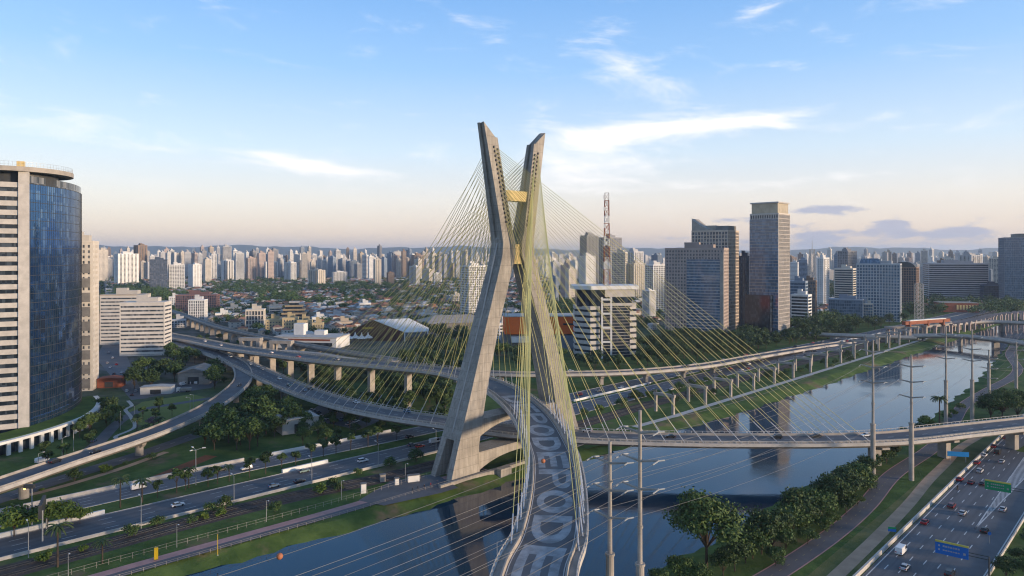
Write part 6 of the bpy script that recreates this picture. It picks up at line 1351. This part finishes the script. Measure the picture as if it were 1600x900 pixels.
M['sblue'] = mat('blue_sign_sheet', (.015, .14, .48), .5, var=.1); M['sgreen'] = mat('green_sign_sheet', (.01, .26, .10), .5, var=.1); M['scyan'] = mat('bright_blue_sheet', (.02, .27, .62), .5, var=.1)
gantry_sign(1486, 851, 869, 1470, 1504, 186, M['sblue'], 'blue overhead direction sign with yellow header above the highway', 2, 0)
gantry_sign(1559, 754, 767, 1546, 1572, 238, M['sgreen'], 'green overhead direction sign with yellow header by the hatched gore', 2, 0)
sg_ = thing('road_sign', 'bright blue sign board on the verge below the lower deck', 'road sign', P(1497, 722), R(-12), 'overhead road signs'); MB().box((0, 0, 3.4), (8.2, .2, 2.0)).build('board', M['scyan'], sg_, local=True)
for x in (-3, 3): MB().tube((x, .2, 0), (x, .2, 3.6), .1, .1, 6).build('post', M['steel'], sg_, local=True)
sg_ = thing('info_board', 'small teal and blue info board beside the dirt track', 'sign', P(1394, 836), R(-15)); MB().box((0, 0, 1.5), (2.3, .15, .8)).build('board', M['sblue'], sg_, local=True); MB().box((0, 0, 2.2), (2.3, .15, .6)).build('upper_board', M['sgreen'], sg_, local=True)
for x in (-.9, .9): MB().tube((x, .1, 0), (x, .1, 1.6), .05, .05, 5).build('post', M['steel'], sg_, local=True)
rs = thing('round_sign', 'round blue traffic sign on the kerb of the exit lane', 'sign', P(1546, 850), 0); MB().tube((0, 0, 0), (0, 0, 3.2), .06, .06, 6).build('post', M['steel'], rs, local=True); MB().tube((0, -.1, 3.2), (0, -.04, 3.2), .55, .55, 16).build('disc', M['sblue'], rs, local=True)
bb = thing('variable_sign', 'large dark back of a highway message board on two posts at lower left', 'sign', P(66, 838), R(-62)); MB().box((0, 0, 9.2), (10.5, .9, 4.2)).build('board', M['darksteel'], bb, local=True)
for x in (-4.6, 4.6): MB().tube((x, .6, 0), (x, .6, 9.5), .24, .2, 8).build('post', M['steel'], bb, local=True)
tl_ = thing('traffic_camera', 'pole with dark box and amber light beside the message board', 'signal', P(50, 826)); MB().tube((0, 0, 0), (0, 0, 13.5), .22, .16, 8).build('post', M['steel'], tl_, local=True); MB().box((-.8, 0, 13.6), (3.2, 1, 1.2)).build('head', M['darksteel'], tl_, local=True)
am = bpy.data.materials.new('amber_light'); am.use_nodes = True; am.node_tree.nodes['Principled BSDF'].inputs['Emission Color'].default_value = (1, .45, .05, 1); am.node_tree.nodes['Principled BSDF'].inputs['Emission Strength'].default_value = 2.5; MB().box((-2.1, -.4, 12.9), (.5, .4, .4)).build('amber_lamp', am, tl_, local=True)
tot = thing('totem', 'narrow yellow totem sign beside the riverside cycle path', 'sign', P(244, 875), R(20)); MB().box((0, 0, 1.9), (1.0, .3, 3.4)).build('panel', mat('bright_yellow_sheet', (.75, .50, .02), .5), tot, local=True); MB().box((0, 0, .15), (.9, .28, .3)).build('foot', M['darksteel'], tot, local=True)
yp = thing('bollard_post', 'tall thin yellow post by the riverside cycle path', 'post', P(340, 868)); MB().tube((0, 0, 0), (0, 0, 6.2), .12, .1, 6).build('shaft', mat('ochre_paint', (.55, .38, .04), .5), yp, local=True); MB().tube((0, 0, 0), (0, 0, .2), .25, .25, 8).build('foot', M['steel'], yp, local=True)
def fence(path, d0, d1, off, h, step, label, m, rails=(0.45, .95)):
    o = thing('fence', label, 'fence', path.at((d0 + d1) / 2, off)); d = d0; mb = MB()
    while d <= d1: p = path.at(d, off); mb.box((p.x, p.y, p.z + h / 2), (.07, .07, h)); d += step
    mb.build('posts', m, o, kind='stuff')
    for r in rails: mb = MB(); sweep(mb, path.sub(d0, d1, 6), [(off - .02, h * r - .02), (off - .02, h * r + .02), (off + .02, h * r + .02), (off + .02, h * r - .02)]); mb.build('rail', m, o)
fence(CYC, 150, 418, -7.2, 1.7, 3, 'wire fence between railway and riverside cycle path', M['concrete'])
fence(CYC, 150, 418, 4.0, 1.1, 3, 'low fence between cycle path and the left bank slope', M['concrete'], (.5, .95))
# plaza furniture by the pylon foot
for j, (px, py) in enumerate(((598, 752), (620, 757), (568, 770), (646, 752))):
    k_ = thing('kiosk', 'small pale cyclist kiosk %s from left on the plaza' % ordn(sorted((598, 620, 568, 646)).index(px)), 'kiosk', P(px, py), R(20), 'plaza kiosks'); hh = (2.6, 2.4, 3.4, 2.4)[j]; ww = (2.0, 1.4, 1.8, 4.5)[j]
    MB().box((0, 0, hh / 2), (ww, 1.6, hh)).build('wall', M['white'] if j != 0 else M['concrete'], k_, local=True); MB().box((0, 0, hh + .1), (ww + .4, 2.0, .2)).build('roof', M['concrete_dark'], k_, local=True)
def person(pos, rz, top, label, walk=.25):
    """one continuous skinned figure: pelvis, spine, head, arms, legs"""
    J = [((0, 0, .95), .15), ((0, 0, 1.2), .15), ((0, 0, 1.42), .17), ((0, 0, 1.52), .065), ((.01, 0, 1.60), .085), ((.02, 0, 1.70), .095), ((0, .19, 1.42), .065), ((-.06, .24, 1.14), .05), ((.05, .25, .88), .04), ((0, -.19, 1.42), .065), ((.08, -.24, 1.14), .05), ((.18, -.25, .9), .04), ((.0, .1, .9), .1), ((walk * .5, .11, .5), .07), ((walk * .7, .11, .09), .05), ((walk * .7 + .14, .11, .05), .045), ((.0, -.1, .9), .1), ((-walk * .3, -.11, .5), .07), ((-walk, -.11, .09), .05), ((-walk + .14, -.11, .05), .045)]
    E_ = [(0, 1), (1, 2), (2, 3), (3, 4), (4, 5), (2, 6), (6, 7), (7, 8), (2, 9), (9, 10), (10, 11), (0, 12), (12, 13), (13, 14), (14, 15), (0, 16), (16, 17), (17, 18), (18, 19)]
    me = bpy.data.meshes.new('person'); me.from_pydata([j[0] for j in J], E_, []); o = bpy.data.objects.new('person', me); COL.objects.link(o)
    md = o.modifiers.new('skin', 'SKIN'); sv = me.skin_vertices[0].data
    for v, j in zip(sv, J): v.radius = (j[1], j[1])
    sv[0].use_root = True; o.modifiers.new('sub', 'SUBSURF').levels = 1; o.modifiers['sub'].render_levels = 1
    bpy.context.view_layer.update(); dg = bpy.context.evaluated_depsgraph_get(); nm = bpy.data.meshes.new_from_object(o.evaluated_get(dg)); o.modifiers.clear(); o.data = nm
    nm.materials.clear(); nm.materials.append(top); nm.materials.append(M.setdefault('trouser', mat('dark_trousers', (.03, .03, .04), .9))); nm.materials.append(M.setdefault('skin', mat('skin', (.30, .17, .11), .6)))
    for pl in nm.polygons: z = pl.center.z; pl.material_index = 1 if z < .93 else (2 if z > 1.50 else 0)
    o.location = pos; o.rotation_euler = (0, 0, rz); tag(o, label, 'person', 'people on the plaza'); return o
for j, (px, py, c) in enumerate(((645, 768, (.03, .03, .03)), (653, 766, (.05, .05, .06)), (663, 764, (.04, .03, .03)), (673, 761, (.30, .03, .03)), (683, 757, (.05, .06, .12)), (656, 748, (.03, .03, .03)))):
    person(P(px, py) + Vector((0, 0, .03)), R(50 * j), mat('shirt_%d' % j, c, .9), 'person in a %s top standing on the plaza, %s from left' % ('red' if c[0] > .2 else 'dark', ordn(sorted((645, 653, 663, 673, 683, 656)).index(px))))
# boulders / rubble at right end of the footing, sandy bank patches
polysheet('bank_patch', [(905, 690), (945, 676), (960, 690), (915, 702)], .05, M['grass'], 'green patch of bank right of the pylon')
# ------------------------------------------------------------------ haze: evening air between camera and hills
mb = MB(); mb.box((0, 0, 0), (37600, 37600, 2)); hz = mb.mesh('haze', [])
hz.clear_geometry(); b0, b1, zz0, zz1 = -27000, 27000, -3.2, 372.0
hz.from_pydata([(b0, b0, zz0), (b1, b0, zz0), (b1, b1, zz0), (b0, b1, zz0), (b0, b0, zz1), (b1, b0, zz1), (b1, b1, zz1), (b0, b1, zz1)], [], [(0, 3, 2, 1), (4, 5, 6, 7), (0, 1, 5, 4), (1, 2, 6, 5), (2, 3, 7, 6), (3, 0, 4, 7)])
hm = bpy.data.materials.new('evening_haze'); hm.use_nodes = True; nt = hm.node_tree; nt.nodes.clear(); pv = nt.nodes.new('ShaderNodeVolumePrincipled'); ou = nt.nodes.new('ShaderNodeOutputMaterial'); nt.links.new(pv.outputs[0], ou.inputs['Volume'])
pv.inputs['Color'].default_value = (.66, .80, 1.0, 1); pv.inputs['Density'].default_value = 6.0e-5; pv.inputs['Anisotropy'].default_value = .2
hz.materials.append(hm); o = link('haze', hz, kind='stuff'); o['label'] = 'thin blue evening haze filling the air'; o['category'] = 'haze'
